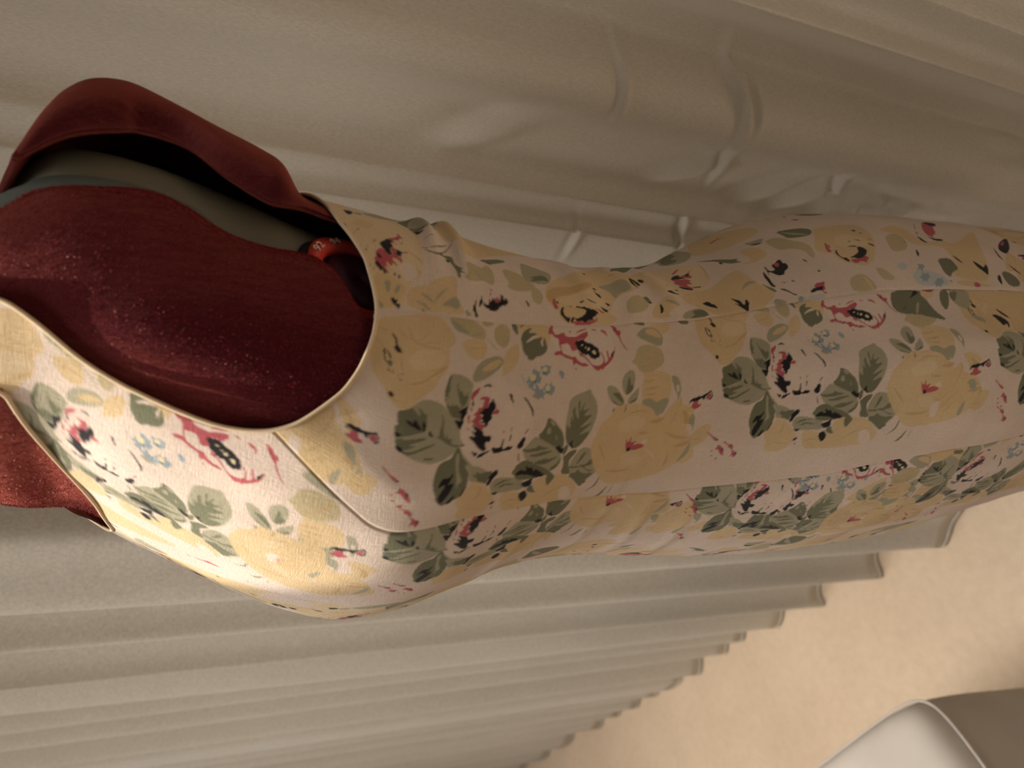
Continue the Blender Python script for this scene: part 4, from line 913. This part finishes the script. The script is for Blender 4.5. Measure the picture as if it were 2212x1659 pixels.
PLACE = {  # which repeats of the print fall on which panel: motif set, across, down
 'side': [('side', .0, -T), ('side', .012, .228), ('side', .012, .45), ('side', .0, .0), ('low', 0, 0)],
 'back': [('side', .185, -T), ('side', .185, .0), ('side', .185, T), ('side', .185, 2*T), ('side', .185, 3*T), ('side', .05, .56), ('back', 0, 0)],
 'front': [('side', -.15, -.1), ('side', -.15, .13), ('side', -.15, .36), ('backin', -.062, -.21), ('backin', -.060, .014), ('backin', -.055, .46), ('side', .081, -.2105), ('side', .079, -.2105+2*.224+.02), ('side', .112, .41), ('side', .076, .224), ('side', .098, -.004)]}
def print_raster(panel, u0, u1, v0, v1):
    img = np.empty((int((v1-v0)/RES)+2, int((u1-u0)/RES)+2, 3)); img[:] = INK['W']
    for key, du, dv in PLACE[panel]:
        for col, P in MOT[key]:
            fill(img, u0, v0, col, P + np.array([du, dv]))
    return img
def sample(img, u0, v0, u, v):
    fx = np.clip((u-u0)/RES-.5, 0, img.shape[1]-1.001); fy = np.clip((v-v0)/RES-.5, 0, img.shape[0]-1.001)
    i = fy.astype(int); j = fx.astype(int); a = (fy-i)[..., None]; b = (fx-j)[..., None]
    return (img[i, j]*(1-a)+img[i+1, j]*a)*(1-b) + (img[i, j+1]*(1-a)+img[i+1, j+1]*a)*b
RAST = {}
def paint(o, panel, th, z, mirror=False):
    u, v = cloth_uv(panel, np.abs(th) if mirror else th, z)
    if panel not in RAST:
        b = {'back': (-.01, .36), 'side': (-.12, .12), 'front': (-.25, .25)}[panel]
        RAST[panel] = (print_raster(panel, b[0], b[1], -.22, .90), b[0], -.22)
    c = sample(*RAST[panel], u.ravel(), v.ravel())
    at = o.data.color_attributes.new('print', 'FLOAT_COLOR', 'POINT')
    at.data.foreach_set('color', np.concatenate([c, np.ones((len(c), 1))], 1).astype(np.float32).ravel())
    uvl = o.data.uv_layers.new(name='cloth'); li = np.empty(len(o.data.loops), np.int32); o.data.loops.foreach_get('vertex_index', li)
    uv = np.stack([u.ravel(), v.ravel()], 1).astype(np.float32); uvl.data.foreach_set('uv', uv[li].ravel())
FOLD = [  # soft folds in the worn cloth: theta, z, direction, length, width, height
 (2.02,1.228,.0,.30,.006,.006),(2.05,1.212,.05,.32,.006,.007),(1.95,1.13,.1,.4,.008,.003),(1.9,1.09,-.1,.4,.010,.003),(2.0,1.06,.1,.35,.008,.003),
 (1.48,.80,1.5,.16,.05,.004),(1.62,.83,1.55,.18,.05,-.003),(.25,1.06,.1,.35,.006,.0012),(.35,1.10,-.12,.35,.005,.0014),(.1,1.02,.2,.35,.006,.0012),(.45,1.14,-.3,.3,.004,.0012),(.2,1.165,-.3,.3,.004,.0012),(.3,.93,1.45,.12,.05,.0025),(0,.88,1.4,.14,.05,.003),(1.1,.86,1.5,.15,.09,.0022)]
def cloth(th, z, seam, off=0.0):
    e = off - .0008*np.exp(-(seam/.0009)**2)
    for t0, z0, an, ln, wd, h in FOLD:
        if an > .8: a, b = (z-z0)/ln, (np.abs(th)-t0 + .25*(z-z0))/wd/3
        else: a, b = (th-t0)/ln, (z-z0-an*.1*(th-t0))/wd
        e = e + h*np.exp(-a*a-b*b)
    e = e + .0007*np.sin(th*17+z*41)*np.sin(z*63-th*7)
    return surf(th, z, e)
ZBOT = .46
def zrows(n_hi, n_lo):
    return n_hi, n_lo
def zfield(ztop, n_hi, n_lo, zsplit=.66):
    q = np.linspace(0, 1, n_hi)[:, None]; hi = ztop[None]*(1-q) + zsplit*q
    lo = np.linspace(zsplit, ZBOT, n_lo+1)[1:, None] + 0*ztop[None]; return np.vstack([hi, lo])
def panel_between(name, lo, hi, top, panel, ncol, n_hi, n_lo, mirror=False):
    top = resample(np.array(top), 400); pt = (top[:, 0]-lo(top[:, 1]))/(hi(top[:, 1])-lo(top[:, 1]))
    o_ = np.argsort(pt); pt = pt[o_]; zt = top[o_, 1]; pt = (pt-pt[0])/(pt[-1]-pt[0])
    p = np.linspace(0, 1, ncol); Z = zfield(np.interp(p, pt, zt), n_hi, n_lo)
    Pp = np.broadcast_to(p[None], Z.shape); TH = lo(Z) + (hi(Z)-lo(Z))*Pp
    wid = np.abs(arc(hi(Z), Z)-arc(lo(Z), Z)); seam = np.minimum(Pp, 1-Pp)*wid
    G = cloth(TH, Z, seam) if not mirror else cloth(-TH, Z, seam)
    o = grid_obj(name, G, M_PRINT, dress, flip=mirror); paint(o, panel, TH, Z); return o
back_c = lambda z: math.pi + 0*np.asarray(z, float)
panel_between('side_panel', prin, side, ARM_SIDE, 'side', 190, 760, 60)
panel_between('back_panel', side, back_c, ARM_BACK, 'back', 300, 760, 60)
panel_between('side_panel', prin, side, ARM_SIDE, 'side', 60, 220, 30, True)
panel_between('back_panel', side, back_c, ARM_BACK, 'back', 80, 220, 30, True)
def edgeL(z): return np.where(z > 1.310, armf(np.minimum(z, 1.423)), prin(np.minimum(z, 1.310)))
zb = np.concatenate([np.linspace(1.3845, .66, 800), np.linspace(.66, ZBOT, 61)[1:]])
pf = np.concatenate([np.linspace(-1, -.05, 130), np.linspace(-.05, 1, 210)[1:]])
Lz = edgeL(zb)[:, None]; TH = Lz*pf[None]; Z = np.repeat(zb[:, None], len(pf), 1)
seam = (1-np.abs(pf))[None]*arc(Lz, zb[:, None])
fp = grid_obj('front_panel', cloth(TH, Z, seam), M_PRINT, dress, flip=True); paint(fp, 'front', TH, Z)
OUT_E = [(armf(v), v) for v in np.linspace(1.3845, 1.423, 12)] + [(1.13,1.441),(1.30,1.460),(1.7,1.478),(2.3,1.482),(math.pi,1.478)]
INN_E = [(neck(v), v) for v in np.linspace(1.3845, 1.425, 14)] + [(.76,1.447),(.95,1.470),(1.5,1.493),(2.3,1.497),(math.pi,1.493)]
# strap: keep rows level near the neckline
def strap(side_sign):
    a = np.array([(float(t), float(v)) for t, v in OUT_E]); b = np.array([(float(t), float(v)) for t, v in INN_E])
    if side_sign < 0: b[:, 0] = np.where(b[:, 1] < 1.44, b[:, 0]+.30*np.clip((1.44-b[:, 1])/.05, 0, 1), b[:, 0])
    ra = np.concatenate([resample(a[:12], 60), resample(a[11:], 60)[1:]]); rb = np.concatenate([resample(b[:14], 60), resample(b[13:], 60)[1:]])
    q = np.linspace(0, 1, 150)[None, :, None]; U = ra[:, None]*(1-q) + rb[:, None]*q
    TH, Z = U[..., 0], U[..., 1]; sm_ = np.minimum(q[..., 0], 1-q[..., 0])*.09+.004
    G = cloth(TH*side_sign, Z, sm_ + 0*TH)
    o = grid_obj('strap', G, M_PRINT, dress, flip=side_sign > 0); paint(o, 'front', TH*side_sign, Z); return ra, rb
RA, RB = strap(1)
strap(-1)
# bindings along the armholes and the neckline
def edge3d(tz, sgn=1, off=.0003): tz = np.asarray(tz); return surf(tz[:, 0]*sgn, tz[:, 1], off)
for sgn in (1, -1):
    loop = np.concatenate([RA[::-1], np.array([(float(armf(v)), v) for v in np.linspace(1.3845, 1.312, 30)]), resample(ARM_SIDE, 60), resample(ARM_BACK, 90)])
    keep = np.concatenate([[True], np.linalg.norm(np.diff(loop, axis=0), axis=1) > 1e-5]); loop = loop[keep]
    tube_obj('armhole_binding', edge3d(resample(smooth_path(loop, 500, 2), 420), sgn), .0011, M_PIPE, dress, 8)
nk = np.concatenate([RB[::-1], np.array([(-.3-t, v) for t, v in RB[1:]])])
nk = np.array([(t, v) for t, v in nk])
tube_obj('neck_binding', edge3d(resample(smooth_path(nk, 500, 2), 400), 1, .0005), .0011, M_PIPE, dress, 8)

# ================================================================ covered seat in the foreground
PC = np.array([-.41, .685]); e1 = np.array([-.75, .661]); e2 = np.array([-.661, -.75]); cc = PC + .262*(e1+e2)
pouf = bpy.data.objects.new('ottoman', None); COL.objects.link(pouf); pouf.location = (cc[0], cc[1], 0)
tag(pouf, 'square padded ottoman under a plain grey white cloth cover, standing on the carpet', 'ottoman')
bpy.context.view_layer.update()
th = np.linspace(0, 2*math.pi, 160, endpoint=False)
def squ(half, z, n=9, wob=0.0):
    c, s_ = np.cos(th), np.sin(th); a = np.sign(c)*np.abs(c)**(2/n)*half; b = np.sign(s_)*np.abs(s_)**(2/n)*half
    k = 1 + wob*np.sin(5*th+z*17)
    return np.stack([cc[0] + (a*e1[0]+b*e2[0])*k, cc[1] + (a*e1[1]+b*e2[1])*k, z + 0*a], -1)
prof = chaikin([(.272, .004), (.276, .06), (.279, .20), (.282, .34), (.281, .41), (.268, .438), (.235, .449), (.16, .456), (.08, .459), (.002, .460)], 2)
grid_obj('cover', np.stack([squ(h_, z_, 3+6*min(1, h_/.2), .006) for h_, z_ in prof]), M_LINEN, pouf, closed=True)
sq = squ(.283, .402, 9, .006); tube_obj('piping', np.vstack([sq, sq[:1]]), .002, M_LINEN, pouf, 8)
